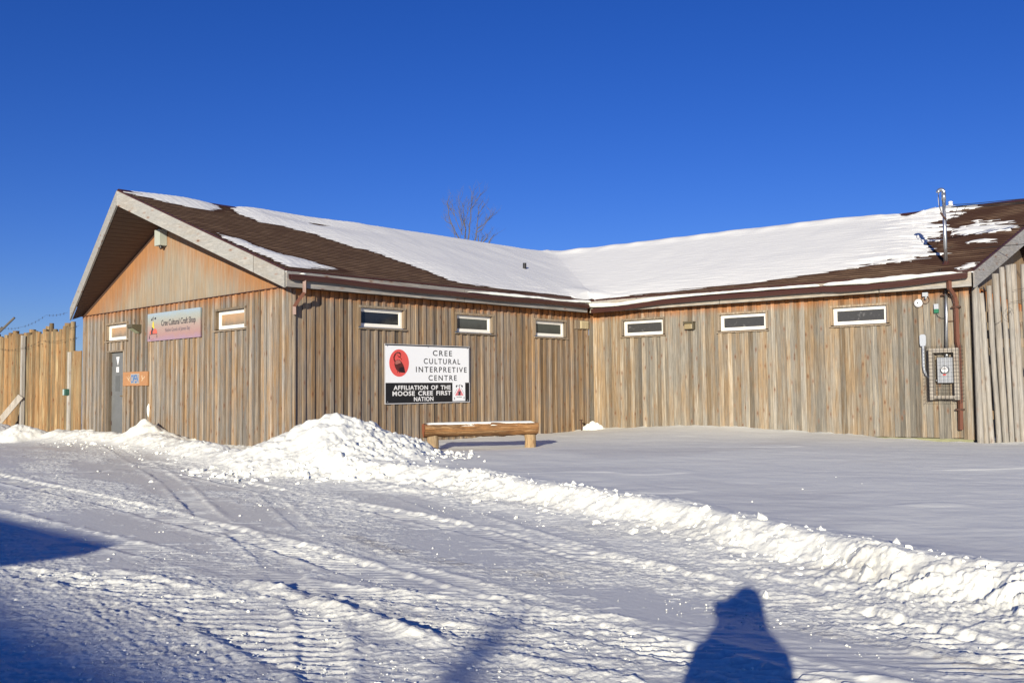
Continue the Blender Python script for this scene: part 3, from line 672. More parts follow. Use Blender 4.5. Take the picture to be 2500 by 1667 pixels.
# where ridges and valley meet (building frame)
y_int = (YB + XA * sP) / cP                     # -x sin + y cos = YB at x = XA
INT = (XA, y_int)
ex_in = EV; y_in = (-EV + EV * sP) / cP; INC = (EV, y_in)
RK_B0 = (L3 + 0.15, -EV); RK_BP = (L3 + 1.2, YB); RK_B1 = (L3 + .15, 2 * YB + EV)    # right wing frame
def bB(p): return (p[0] * cP - p[1] * sP, p[0] * sP + p[1] * cP)
BARE_A = [(-4.95, -10.9), (-4.80, -10.31), (-4.6, -9.94), (-4.36, -9.68), (-4.24, -9.24), (-4.24, -8.72), (-4.5, -8.35), (-5.12, -8.1), (-5.02, -7.85), (-4.35, -7.94), (-3.71, -7.78), (-3.62, -7.16), (-3.3, -6.64), (-2.89, -6.39), (-2.35, -6.0), (-2.1, -5.5), (-1.51, -5.38), (-1.27, -5.2), (-1.0, -5.05), (-0.51, -4.97), (-0.26, -4.85), (-0.12, -4.6), (-0.02, -3.86), (0.08, -3.13), (0.02, -2.3), (0.05, -1.77), (0.09, -0.85), (0.5, -0.85), (0.6, -12)]
PATCH_A = [(-2.04, -9.8), (-1.71, -9.46), (-1.28, -9.31), (-.95, -9.06), (-.79, -8.8), (-.54, -8.5), (-.12, -8.05), (-.03, -8.4), (.04, -9.1), (.07, -9.40), (-.31, -9.56), (-.89, -9.68), (-1.61, -9.84)]
BARE_B = [(.31, -.13), (1.63, -.11), (3.06, -.04), (4.27, .10), (4.94, .09), (5.24, .18), (6.0, .36), (6.61, .45), (7.16, .66), (7.92, .68), (8.3, .9), (8.33, 1.35), (8.36, 2.0), (8.2, 2.49), (8.15, 3.05), (7.9, 3.6), (8.15, 4.3), (8.6, 4.77), (8.62, 5.6), (13, 5.6), (13, -1), (.31, -1)]
OVAL_B = [(8.74, 2.56), (8.95, 3.35), (9.46, 2.95), (9.66, 2.2), (9.45, 1.55), (8.94, 1.85)]
CORN_B = [(9.18, -0.25), (9.25, 0.1), (9.52, 0.38), (9.50, 0.0), (9.40, -0.25)]
def snow_sd(x, y):
    """signed distance (m, + = snow) on the front slopes, in building frame"""
    X, Y = to_B(x, y)
    zA = ZE + 0.4203 * (EV - x); zB = ZE + 0.4359 * (Y + EV)
    onA = zA >= zB
    a = -polysd(x, y, BARE_A); a = np.maximum(a, polysd(x, y, PATCH_A))
    spot = np.hypot((x + 4.45) / 0.10, (y + 5.6) / 0.28) - 1; a = np.minimum(a, spot * 0.15)
    b = -polysd(X, Y, BARE_B)
    hole = np.hypot((X - 7.07) / 0.22, (Y - 4.72) / 0.20) - 1; b = np.minimum(b, hole * 0.2)
    ov = polysd(X, Y, OVAL_B); b2 = np.maximum(b, np.minimum(ov, 0.14)); b2 = np.maximum(b2, polysd(X, Y, CORN_B))
    na = 0.13 * fbm(x * 5.5, y * 1.1, 3, 201) + 0.05 * perlin(x * 22, y * 1.4, 205)
    rw_ = np.floor((Y + EV) / (YB + EV) * 38); rs_ = sm(5.8, 7.6, X)
    nb = (0.10 + 0.15 * rs_) * fbm(X * 1.3, Y * 9, 3, 203) + 0.05 * perlin(X * 1.6, Y * 20, 207) + rs_ * (0.55 * (_hash(rw_, rw_ * 0 + 1, 41) - .5) + 0.45 * perlin(X * 1.1, rw_ * 5.37, 209)) * sm(.35, .9, Y)
    return np.where(onA, a + na, b2 + nb), onA, (X, Y), np.maximum(zA, zB)
def roof_slope(name, frame, e0, e1, r0, r1, zmap, label=None, steps=True):
    """grid between eave line e0-e1 and ridge line r0-r1 (building-frame xy), course by course"""
    Ls = math.hypot(r0[0] - e0[0], r0[1] - e0[1]); n = 38; rows = []
    ns = 90
    for k in range(n):
        rows.append((k / n, 0.016)); rows.append(((k + 1) / n - 1e-4, 0.0))
    t = np.array([r[0] for r in rows])[:, None]; st = np.array([r[1] for r in rows])[:, None]
    s = np.linspace(0, 1, ns)[None, :]
    P0 = [np.array(e0)[i] * (1 - t) + np.array(r0)[i] * t for i in (0, 1)]; P1 = [np.array(e1)[i] * (1 - t) + np.array(r1)[i] * t for i in (0, 1)]
    X = P0[0] * (1 - s) + P1[0] * s; Y = P0[1] * (1 - s) + P1[1] * s
    Z = ZE + (ZR - ZE) * t + 0 * s + (st + 0.003 * perlin(X * 3 + t * 50, Y * 3 + t * 91, 5)) * (1 if steps else 0)
    sdv, onA, (Xb, Yb), _ = snow_sd(X, Y)
    wet = np.clip(1 - (-sdv) / 0.32, 0, 1) * 0.9
    wetB = np.clip(0.55 + 0.5 * fbm(Xb * 1.0, Yb * 1.6, 3, 301) - 1.2 * sm(9.75, 10.2, Xb - (Yb * 0.18)) - 0.9 * sm(0.3, 0.0, Yb) * sm(8.9, 8.2, Xb), 0, 1)
    wet = np.where(onA, wet, np.maximum(wet * 0.8, wetB))
    d0 = np.hypot(X - X[:, :1], Y - Y[:, :1]); rowi = t * Ls * 1.085 + 0 * s
    uv = np.stack([d0 + 0.0 * rowi, (t * n + 0.02) * 0.14 + 0 * s], -1)
    o = grid_mesh(name, X, Y, Z, M['shingle'], cols=('tone', np.stack([wet, wet * 0, wet * 0], -1)), uv=uv, smooth=False)
    o.parent = bld; return o
bA = lambda *p: p
roof_slope('roof', 0, RK_A0, INC, RK_AP, INT, None)
roof_slope('roof', 0, INC, bB(RK_B0), INT, bB(RK_BP), None)
backA = (-W1 - EV, 10.0); roof_slope('roof', 0, (-W1 - EV, 2 * YB + EV), RK_A1, INT, RK_AP, None)
roof_slope('roof', 0, bB(RK_B1), (-W1 - EV, 2 * YB + EV - .5), bB(RK_BP), INT, None)
# shingle edges / drip edge along eaves and rakes
def P3(p, z): return (p[0], p[1], z)
mb = MB()
edges = [(P3(RK_A0, ZE), P3(RK_AP, ZR)), (P3(RK_AP, ZR), P3(RK_A1, ZE)), (P3(RK_A0, ZE), P3(INC, ZE)), (P3(INC, ZE), P3(bB(RK_B0), ZE)), (P3(bB(RK_B0), ZE), P3(bB(RK_BP), ZR)), (P3(bB(RK_BP), ZR), P3(bB(RK_B1), ZE))]
for a, b in edges:
    a = Vector(a); b = Vector(b); n = max(2, int((b - a).length / 0.5)); pr = None
    for i in range(n):
        p = a.lerp(b, i / n); q = a.lerp(b, (i + 1) / n)
        mb.beam(p + Vector((0, 0, -0.006)), q + Vector((0, 0, -0.006)), 0.05, 0.03 + random.uniform(-.004, .006))
mb.build('roof_edge', M['brown'], bld)
mb = MB(); a = Vector(P3(RK_AP, ZR + .015)); b = Vector(P3(INT, ZR + .015))
for sgn in (-1, 1): mb.beam(a + Vector((sgn * .07, 0, -.02)), b + Vector((sgn * .07, 0, -.02)), 0.16, 0.012, up=(sgn * 0.39, 0, 0.92))
c = Vector(P3(bB(RK_BP), ZR + .015)); nb_ = Vector((-sP, cP, 0))
for sgn in (-1, 1): mb.beam(b + nb_ * sgn * .07 - Vector((0, 0, .02)), c + nb_ * sgn * .07 - Vector((0, 0, .02)), 0.16, 0.012, up=nb_ * sgn * 0.39 + Vector((0, 0, .92)))
o = mb.build('ridge_cap', M['brown'], bld)
# fascia boards
def board(mbx, a, b, h, th, drop, tone, out=Vector((0, 0, 0))):
    a = Vector(a); b = Vector(b); n = Vector(((b - a).y, -(b - a).x, 0)).normalized() * th
    v = []
    for p in (a, b):
        for q in (Vector((0, 0, 0)), n):
            for z in (-drop, -drop - h): v.append(p + q + Vector((0, 0, z)))
    mbx.add(v, [(0, 2, 3, 1), (4, 5, 7, 6), (0, 4, 6, 2), (1, 3, 7, 5), (0, 1, 5, 4), (2, 6, 7, 3)], tone)
def fascia(name, segs, mat, h=0.315, th=0.04, drop=0.02):
    mbx = MB()
    for a, b, w in segs: board(mbx, a, b, h, th, drop, (w, 0.55 + random.uniform(-.06, .06), random.random()))
    return mbx.build(name, mat, bld)
def lerp3(a, b, t): return tuple(Vector(a).lerp(Vector(b), t))
e = edges
M['fascia_l'] = wood('rake_board', grey=(0.33, 0.325, 0.295), warm=(0.33, 0.295, 0.24), pale=(0.40, 0.385, 0.34), axis=0, knots=1.15, grain=.5)
fascia('rake_board', [(lerp3(*e[0], 1.0), lerp3(*e[0], 0.163), .2), (lerp3(*e[0], 0.160), lerp3(*e[0], 0.0), .35)], M['fascia_l'], h=0.33)
fascia('rake_board', [(e[1][1], e[1][0], .3)], M['fascia_l'], h=0.33)
fascia('eave_board', [(lerp3(*e[2], 0.0), lerp3(*e[2], .5), .3), (lerp3(*e[2], .502), lerp3(*e[2], .98), .3), ], M['fascia'], drop=.035, h=.295)
fascia('eave_board', [(lerp3(*e[3], 0.0), lerp3(*e[3], .4), .45), (lerp3(*e[3], .402), lerp3(*e[3], .8), .6), (lerp3(*e[3], .802), lerp3(*e[3], .997), .5)], M['fascia_x'], drop=.035, h=.295)
fascia('rake_board', [(lerp3(*e[4], 0.0), lerp3(*e[4], .45), .3), (lerp3(*e[4], .452), lerp3(*e[4], 1), .3)], wood('rake_board_right', grey=(0.28, 0.275, 0.265), warm=(0.28, 0.255, 0.22), pale=(0.32, 0.31, 0.28), axis=1, knots=0.7), h=0.34)
fascia('rake_board', [(e[5][0], e[5][1], .3)], M['fascia'], h=.34)
# soffits: ribbed brown metal under the prow overhangs and the eaves
def soffit(name, wall_pt, rake_pt, n):
    """strips running outwards; functions of t in 0..1 from ridge to eave returning 3D points"""
    mbx = MB()
    for i in range(n):
        t0, t1 = i / n, (i + 0.93) / n; t2 = (i + 1) / n
        a, b, c, d = wall_pt(t0), rake_pt(t0), rake_pt(t1), wall_pt(t1); e_, f_ = rake_pt(t2), wall_pt(t2)
        up = Vector((0, 0, 0.014))
        mbx.add([a, b, c, d, c + up, d + up, e_ + up, f_ + up, e_, f_], [(0, 1, 2, 3), (3, 2, 4, 5), (5, 4, 6, 7), (7, 6, 8, 9)])
    return mbx.build(name, M['soffit'], bld)
ap_w = Vector((XA, -L2 + .02, ZR - .335)); ap_r = Vector((XA, RK_AP[1] + .02, ZR - .335))
lw = Vector((-W1 - .02, -L2 + .02, ZE - .335 + .4203 * .23)); lr = Vector((-W1 - EV + .01, RK_A1[1] + .02, ZE - .335))
rw = Vector((0.03, -L2 + .02, ZE - .335 + .4203 * .22)); rr = Vector((EV - .01, RK_A0[1] + .02, ZE - .335))
soffit('soffit', lambda t: ap_w.lerp(lw, t), lambda t: ap_r.lerp(lr, t), 34)
soffit('soffit', lambda t: ap_w.lerp(rw, t), lambda t: ap_r.lerp(rr, t), 34)
mb = MB()
mb.add([rr, (EV, y_in, ZE - .335), (0, y_in, ZE - .32), (0, -L2, ZE - .32)], [(0, 1, 2, 3)])
q0 = bB((0, 0)); q1 = bB((L3 + .13, -EV)); q2 = bB((L3 + .13, .03))
mb.add([(EV, y_in, ZE - .335), (*q1, ZE - .335), (*q2, ZE - .32), (0, 0, ZE - .32)], [(0, 1, 2, 3)]); mb.build('eave_soffit', M['soffit'], bld)
bw_ = [Vector(P3(bB((L3 - .01, YB)), ZR - .335)), Vector(P3(bB((L3 - .01, 0)), ZE - .22)), Vector(P3(bB((RK_BP[0] - .02, YB)), ZR - .335)), Vector(P3(bB((RK_B0[0] - .02, -EV)), ZE - .335))]
soffit('soffit', lambda t: bw_[0].lerp(bw_[1], t), lambda t: bw_[2].lerp(bw_[3], t), 34)
# frieze boards where soffit meets the gable
mb = MB(); 
for p in (lw, rw): board(mb, ap_w + Vector((0, -.025, 0)), p + Vector((0, -.025, 0)), .09, .02, -.0, (0, .3, 0))
mb.build('frieze_board', M['soffit'], bld)

# ---- windows
def window(wall, r, pane, holey=0.10):
    x0, x1, z0, z1 = r; T = FR[wall]
    mbx = MB(T); t = tr; dn = -0.045
    mbx.box(x0 - t, x1 + t, dn, holey + .02, z1 + .003, z1 + t, rt(.4)); mbx.box(x0 - t, x0 - .003, dn + .004, holey + .02, z0, z1, rt(.4)); mbx.box(x1 + .003, x1 + t, dn + .004, holey + .02, z0, z1, rt(.4))
    fr = mbx.build('window', M['trim'], bld)
    mbx = MB(T); mbx.prism([(x0 - t - .02, z0 - .055), (x1 + t + .02, z0 - .055), (x1 + t + .02, z0 - .03), (x0 - t - .02, z0 - .03)], dn - .02, holey, rt(.3))
    v = [(x0 - t, dn - .012, z0 - .028), (x1 + t, dn - .012, z0 - .028), (x1 + t, holey, z0 - .003), (x0 - t, holey, z0 - .003), (x0 - t, holey, z0 - .028), (x1 + t, holey, z0 - .028)]
    mbx.add(v, [(0, 1, 2, 3), (0, 4, 5, 1), (0, 3, 4), (1, 5, 2)], rt(.5)); mbx.build('sill', M['trim'], fr)
    mbx = MB(T); w = 0.052; f0, f1 = holey - .055, holey
    for a, b, c, d in ((x0, x1, z0, z0 + w), (x0, x1, z1 - w, z1), (x0, x0 + w, z0 + w, z1 - w), (x1 - w, x1, z0 + w, z1 - w)): mbx.box(a, b, f0, f1, c, d)
    w2 = w + .022
    for a, b, c, d in ((x0 + w, x1 - w, z0 + w, z0 + w2), (x0 + w, x1 - w, z1 - w2, z1 - w), (x0 + w, x0 + w2, z0 + w2, z1 - w2), (x1 - w2, x1 - w, z0 + w2, z1 - w2)): mbx.box(a, b, f0 + .015, f1, c, d)
    mbx.build('frame', M['vinyl'], fr)
    mbx = MB(T); mbx.box(x0 + w, x1 - w, f0 + .028, f0 + .036, z0 + w, z1 - w); mbx.build('pane', pane, fr)
    return fr
window(1, win1[0], M['pane_tan'])['label'] = 'window above the grey door'
window(1, win1[1], M['pane_tan'])['label'] = 'tan-paned window at the right of the gable wall'
for r, p_ in zip(win2, (glass('black_glass', (.02, .022, .026), (.012, .013, .016), .06), glass('grey_glass', (.075, .085, .078), (.05, .055, .05), .2), glass('dim_glass', (.06, .07, .06), (.045, .05, .045), .25))): window(2, r, p_)
for r in win3: window(3, r, M['pane_frost'])
mb = MB(F1); mb.box(-2.99, -1.70, .15, .17, 2.3, 3.0); mb.build('interior_wall', M['dark'], bld)

# ---- door
dx0, dx1, dz0, dz1 = -8.27, -7.46, -0.15, 2.13
mb = MB(F1); mb.box(dx0, dx1, 0.045, 0.085, dz0, dz1); door = mb.build('door', M['door'], bld)
mb = MB(F1); mb.box(door_r[0] + .004, dx0, -.03, .16, -.3, dz1 + .02, rt(.4)); mb.box(dx1, door_r[1] + .03, -.035, .16, -.3, dz1 + .02, rt(.5)); mb.box(door_r[0] - .02, door_r[1] + .03, -.04, .16, dz1 + .022, dz1 + .06, rt(.2)); mb.box(dx0, dx1, .09, .16, -.3, dz0)
mb.build('door_frame', M['trim'], bld)
mb = MB(F1)
mb.tube([(dx1 - .07, .045, 1.04), (dx1 - .07, -.01, 1.04), (dx1 - .19, -.015, 1.04)], .011, 8); mb.tube([(dx1 - .07, .047, 1.04), (dx1 - .07, .035, 1.04)], .03, 12); mb.build('handle', M['brass'], door)
mb = MB(F1); mb.tube([(dx1 - .08, .047, 1.22), (dx1 - .08, .03, 1.22)], .035, 12); mb.build('deadbolt', M['black'], door)
for z in (.35, 1.1, 1.85): mb = MB(F1); mb.box(dx0 - .008, dx0 + .02, .03, .05, z - .05, z + .05); mb.build('hinge', M['rust'], door)
mb = MB(F1); mb.add([(-8.02, .041, 2.03), (-7.83, .041, 2.03), (-7.915, .041, 1.80)], [(0, 2, 1)]); mb.build('sticker', M['white'], door); mb = MB(F1); mb.box(-8.0, -7.86, .039, .0445, 1.64, 1.775); mb.build('sticker', M['white'], door)
mb = MB(F1); mb.box(-8.05, -7.8, .040, .0445, 1.16, 1.55); mb.build('notice_mark', simple('grey_notice', (0.115, 0.12, 0.115), .6), door)

# ---- gutters and downspouts
def gutter(name, pts, w=0.12, h=0.11, tilt=0.0, out=Vector((1, 0, 0))):
    mbx = MB(); prof = [(0, 0), (0, -h * .95), (.25 * w, -h), (.7 * w, -h), (.92 * w, -h * .45), (w, -h * .35), (w, 0), (.9 * w, -.012), (.88 * w, -.03), (.66 * w, -h * .92), (.28 * w, -h * .92), (.03, -h * .9), (.012, -.005)]
    n = len(prof); vv = []; ff = []
    for i, (p, tl) in enumerate(pts):
        p = Vector(p)
        for a, b in prof:
            aa = a * math.cos(tl) + b * math.sin(tl) * -1; bb = b * math.cos(tl) - a * math.sin(tl)
            vv.append(p + out * (aa + .002) + Vector((0, 0, bb)))
    for i in range(len(pts) - 1):
        for k in range(n): ff.append((i * n + k, i * n + (k + 1) % n, (i + 1) * n + (k + 1) % n, (i + 1) * n + k))
    ff.append(tuple(range(n))); ff.append(tuple(range((len(pts) - 1) * n, len(pts) * n)))
    mbx.add(vv, ff); return mbx.build(name, M['brown'], bld)
gx = EV + .04
pts = []
for i in range(16):
    t = i / 15; y = RK_A0[1] + .03 + t * (y_in - .28 - RK_A0[1]); pts.append(((gx, y, 3.355 - .02 * t - .03 * math.sin(t * 3.1) ** 2 + .008 * math.sin(t * 17)), .12))
gut = gutter('gutter', pts)
nB = Vector((sP, -cP, 0))
pts = []
GB = [(.35, 3.235), (1.2, 3.245), (1.9, 3.30), (2.5, 3.335), (3.3, 3.345), (4.2, 3.35), (5.0, 3.345), (5.9, 3.35), (6.5, 3.345), (6.9, 3.315), (7.4, 3.315), (7.9, 3.32), (8.5, 3.345), (9.0, 3.385), (9.42, 3.405)]
for X, z in GB:
    p = bB((X, -EV - .04)); pts.append(((*p, z), .30 if X < 7.5 else .15))
gutB = gutter('gutter', pts, out=nB, h=.125, w=.13)
def dspipe(mbx, pts, w=.07, d=.05):
    for a, b in zip(pts[:-1], pts[1:]): mbx.beam(a, b, w, d, up=(0.3, .2, 1) if abs(Vector(b).z - Vector(a).z) < .05 else (1, 0.01, 0))
mb = MB()
mb.tube([(gx + .06, -9.28, 3.25), (gx + .06, -9.28, 3.02), (0.16, -9.32, 2.84), (0.09, -9.33, 2.76), (0.09, -9.33, 2.60)], .046, 4, tone=None)
mb.build('downspout', M['brown_lit'], bld)
mb = MB(F3)
mb.tube([(9.07, -.33, 3.26), (9.07, -.33, 3.10), (9.12, -.12, 2.93), (9.13, -.08, 2.80), (9.13, -.08, 2.0), (9.15, -.08, 1.87), (9.15, -.08, 0.62), (9.14, -.09, 0.18)], .05, 4)
ds = mb.build('downspout', M['brown_lit'], bld)
mb = MB(F3); mb.box(9.05, 9.22, -.125, -.02, 2.70, 2.735); mb.build('strap', M['rust'], ds); mb = MB(F3); mb.box(9.06, 9.22, -.125, -.02, .58, .615); mb.build('strap', M['rust'], ds)
# roof vent pipe and the small louvred wall vent
vz = ZE + .4203 * (EV + 2.043)
mb = MB(); mb.tube([(-2.043, -.289, vz - .1), (-2.043, -.289, vz + .27)], .05, 14, caps=False); mb.tube([(-2.043, -.289, vz + .27), (-2.043, -.289, vz + .1)], .04, 14); mb.build('vent_pipe', M['wire'], bld, smooth=True)
mb = MB(F2); mb.box(-.62, -.09, -.05, 0, 2.685, 2.915, (.4, .4, .2)); vb = mb.build('vent_board', M['trim'], bld)
mb = MB(F2); mb.box(-.42, -.10, -.075, -.05, 2.70, 2.90)
for i in range(7):
    for a, b in ((-.40, -.268), (-.25, -.118)): mb.box(a, b, -.088, -.07, 2.715 + i * .025, 2.728 + i * .025)
mb.build('vent_louvre', M['beige'], vb)

# ------------------------------------------------------------------ snow on the roof
def roof_snow():
    st = 0.026
    xs = np.arange(-6.3, 11.2, st); ys = np.arange(-10.9, 7.2, st); X, Y = np.meshgrid(xs, ys)
    sdv, onA, (Xb, Yb), _ = snow_sd(X, Y)
    gA = ZR - 0.4203 * np.abs(X - XA); gB = ZR - 0.4359 * np.abs(Yb - YB)
    gA = np.where(Y < y_int + 3, gA, -9); gB = np.where(Xb > -5.5, gB, -9)
    k = 0.16; mx = np.maximum(gA, gB); smx = mx + k * np.log1p(np.exp(-np.abs(gA - gB) / k)) * 0.75
    th = np.where(sdv > 0, 0.004 + 0.10 * (1 - np.exp(-sdv / 0.75)), 0.035 * sdv)
    th = th + 0.008 * fbm(X * 1.3, Y * 1.3, 3, 401) * np.clip(sdv * 3, 0, 1) + 0.0045 * perlin(Xb * 1.4, Yb * 17, 405) + 0.05 * np.clip(fbm(X * .45, Y * .45, 2, 409), 0, 1) * np.clip(sdv, 0, 1)
    row = (Yb + EV) / (YB + EV) * 38; fr = row - np.floor(row); fring = np.exp(-np.clip(sdv, 0, 9) / 0.55) * (sdv > -0.45)
    rowj = 0.7 + 0.6 * _hash(np.floor(row), np.floor(Xb * 0 + 3), 77)
    rightside = sm(6.3, 7.6, Xb) * (1 - onA)
    th = th + (0.034 * (0.42 - fr) * rowj + 0.012 * perlin(Xb * 1.1, np.floor(row) * 7.7, 431)) * fring * rightside
    rowA = (EV - X) / (EV - XA) * 38; frA = rowA - np.floor(rowA); th = th + (0.010 * (0.5 - frA) + 0.006 * perlin(Y * 1.3, np.floor(rowA) * 7.7, 433)) * fring * onA
    # wind-shaped crest along the right ridge
    rid = np.exp(-((Yb - YB + 0.25 + 0.15 * perlin(Xb * .8, Xb * 0, 411)) / 0.22) ** 2) * (Xb > -4.6) * (Xb < 8.2); th = th + 0.05 * rid * np.clip(sdv * 2, 0, 1) * (0.8 + perlin(Xb * 1.3, Xb * 0 + 2, 413))
    # outline of the roof
    FRONT_A = [RK_A0, (XA, RK_AP[1]), (XA - 0.45, RK_AP[1] + .05), (XA - .45, y_int + 1), (XA, y_int + .5)] ; 
    cornerR = bB((L3 + .15, -EV)); pr = bB(RK_BP); pr2 = bB((RK_BP[0] - .1, YB + .45)); lf = bB((-4.6, YB + .45))
    OUT = [RK_A0, RK_AP, (XA - .45, RK_AP[1] + .08), (XA - .45, y_int + .6), lf, pr2, pr, cornerR, (INC[0], INC[1])]
    o = polysd(X, Y, OUT)
    blob = np.exp(-((X - .1) ** 2 + (Y + .15) ** 2) / .25) * .07
    th = th + blob
    th = np.where(o < 0.10, np.minimum(th, -0.03 + (o + .0) * 0.9 + .02), th)
    Z = smx + th * 1.08 + 0.004
    # bare areas sit below the shingles
    Z = np.where(sdv < -0.02, mx + th - 0.012, Z)
    keep = (th > -0.012) & (o > -0.02)
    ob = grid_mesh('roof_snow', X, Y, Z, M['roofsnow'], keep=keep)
    ob.location = ROOT; ob.rotation_euler = (0, 0, HB)
    return tag(ob, 'wind-packed white snow lying over most of the brown roof', 'roof snow', kind='stuff')
roof_snow()
def ribbon(name, pts, label, cat, parent_frame=True, seed=0, n=18, kind='stuff', mat=None):
    """snow ridge: pts = (x,y,z,width,height) in building frame"""
    P = []
    for (a, b) in zip(pts[:-1], pts[1:]):
        L = math.dist(a[:3], b[:3]); m = max(2, int(L / 0.04))
        for i in range(m): P.append([a[j] + (b[j] - a[j]) * i / m for j in range(5)])
    P.append(list(pts[-1])); P = np.array(P); N = len(P)
    d = np.gradient(P[:, :2], axis=0); d /= np.linalg.norm(d, axis=1)[:, None] + 1e-9; nrm = np.stack([d[:, 1], -d[:, 0]], -1)
    al = np.cumsum(np.concatenate([[0], np.linalg.norm(np.diff(P[:, :3], axis=0), axis=1)]))
    th = np.linspace(0, 2 * np.pi, n + 1)[None, :]
    e = np.minimum(1, np.minimum(al, al[-1] - al) / 0.12)[:, None] ** .5
    w = P[:, 3:4] * (1 + .25 * perlin(al * 2.2, al * 0, 501 + seed))[:, None] * e; h = P[:, 4:5] * (1 + .35 * perlin(al * 1.7, al * 0 + 4, 503 + seed))[:, None] * e
    rj = 1 + .12 * perlin(al[:, None] * 6 + 0 * th, np.cos(th) * 1.5 + 0 * al[:, None], 507 + seed)
    off = np.cos(th) * w / 2 * rj; up = np.sin(th) * h * np.where(np.sin(th) > 0, 1, .45) * rj
    X = P[:, 0:1] + nrm[:, 0:1] * off; Y = P[:, 1:2] + nrm[:, 1:2] * off; Z = P[:, 2:3] + up
    o = grid_mesh(name, X, Y, Z, mat or M['snow']); o.location = ROOT; o.rotation_euler = (0, 0, HB)
    return tag(o, label, cat, group='snow lying in the roof gutters', kind=kind)
def pB(X, Yo, z, w, h): p = bB((X, Yo)); return (*p, z, w, h)
ribbon('gutter_snow', [pB(.02, -.24, 3.40, .34, .10), pB(.15, -.32, 3.31, .26, .11), pB(.4, -.33, 3.27, .19, .09), pB(1.1, -.33, 3.25, .14, .07), pB(1.9, -.34, 3.30, .13, .07), pB(2.6, -.34, 3.34, .13, .06), pB(3.4, -.34, 3.35, .13, .045), pB(4.5, -.34, 3.355, .12, .04), pB(5.6, -.34, 3.355, .12, .045), pB(6.4, -.33, 3.35, .12, .055)], 'long white roll of snow in the sagging gutter of the right wing', 'gutter snow', seed=1)
ribbon('gutter_snow', [pB(6.45, -.32, 3.355, .11, .05), pB(7.4, -.32, 3.345, .14, .075), pB(8.2, -.32, 3.36, .15, .085), pB(8.8, -.32, 3.385, .13, .06), pB(9.25, -.31, 3.40, .08, .02)], 'flat white snow strip in the gutter below the service mast', 'gutter snow', seed=2)
ribbon('gutter_snow', [(gx + .05, -4.9, 3.335, .08, .02), (gx + .06, -4.0, 3.335, .12, .05), (gx + .05, -3.2, 3.34, .12, .06), (gx + .02, -2.4, 3.35, .14, .05), (gx + .04, -1.6, 3.335, .10, .03), (gx + .02, -1.0, 3.35, .16, .05), (gx + .0, -.3, 3.38, .28, .08)], 'lumpy snow hanging over the gutter of the side wall near the valley', 'gutter snow', seed=3)
ribbon('gutter_snow', [(gx + .09, -9.42, 3.36, .10, .035), (gx + .09, -9.24, 3.355, .08, .03)], 'small snow dab on the left end of the side gutter', 'gutter snow', seed=4)
# snow stuck to the gable wall
mb = MB(); sp_ = on_wall(1, -6.06, .69, -.03)
bm = bmesh.new(); bmesh.ops.create_icosphere(bm, subdivisions=3, radius=1)
for v in bm.verts: v.co = Vector((v.co.x * .05 * (1 + .4 * v.co.z), v.co.y * .03, v.co.z * .15 * (1 + .15 * math.sin(v.co.x * 5))))
me = bpy.data.meshes.new('snow_splat'); bm.to_mesh(me); bm.free(); me.materials.append(M['snow']); me.polygons.foreach_set('use_smooth', [True] * len(me.polygons))
o = bpy.data.objects.new('snow_splat', me); C.objects.link(o); o.location = sp_; o.rotation_euler = (0, 0, RZ[1]); tag(o, 'small white snow splat stuck on the boards below the open board', 'snow')

# ------------------------------------------------------------------ lettering
def text_mesh(name, s, size, mat, parent, T, xc, z, cw=1.0, bold=0.0, gap=1.0, shear=0.0, y=-.004, word=1.0):
    cu = bpy.data.curves.new(name, 'FONT'); cu.body = s; cu.size = size; cu.align_x = 'CENTER'; cu.offset = bold; cu.space_character = gap; cu.shear = shear; cu.space_word = word
    cu.extrude = 0.0008
    t = bpy.data.objects.new(name, cu); C.objects.link(t); bpy.context.view_layer.update()
    me = bpy.data.meshes.new_from_object(t.evaluated_get(bpy.context.evaluated_depsgraph_get())); me.name = name
    C.objects.unlink(t); bpy.data.objects.remove(t)
    Tm = T @ Matrix.Translation((xc, y, z)) @ Matrix.Rotation(math.pi / 2, 4, 'X') @ Matrix.Diagonal((cw, 1, 1, 1))
    me.transform(Tm); me.materials.clear(); me.materials.append(mat)
    o = bpy.data.objects.new(name, me); C.objects.link(o); o.parent = parent; return o
def fit_text(s, mat, parent, x0, x1, z0, z1, y=-.004, bold=0.0, gap=1.0, word=1.0, name='lettering'):
    """text stretched to a box; z0..z1 is the capital height"""
    o = text_mesh(name, s, 1.0, mat, parent, Matrix(), 0, 0, bold=bold, gap=gap, y=0, word=word)
    me = o.data; n = len(me.vertices); co = np.empty(n * 3, np.float32); me.vertices.foreach_get('co', co); co = co.reshape(-1, 3)
    a, b = co[:, 0].min(), co[:, 0].max(); lo = 0.0; hi = co[:, 2].max()
    co[:, 0] = x0 + (co[:, 0] - a) / (b - a) * (x1 - x0); co[:, 2] = z0 + (co[:, 2] - lo) / (hi - lo) * (z1 - z0); co[:, 1] = y + (co[:, 1] - co[:, 1].mean()) * .5
    me.vertices.foreach_set('co', co.ravel()); me.update(); return o
def flat(mbx, pts, y, th=.0012, tone=None):
    n = len(pts); v = [(x, y, z) for x, z in pts] + [(x, y - th, z) for x, z in pts]
    mbx.add(v, [tuple(range(n)), tuple(range(n, 2 * n))] + [(i, (i + 1) % n, (i + 1) % n + n, i + n) for i in range(n)], tone); return mbx
def ell(cx, cz, rx, rz, n=40): return [(cx + rx * math.cos(2 * math.pi * i / n), cz + rz * math.sin(2 * math.pi * i / n)) for i in range(n)]
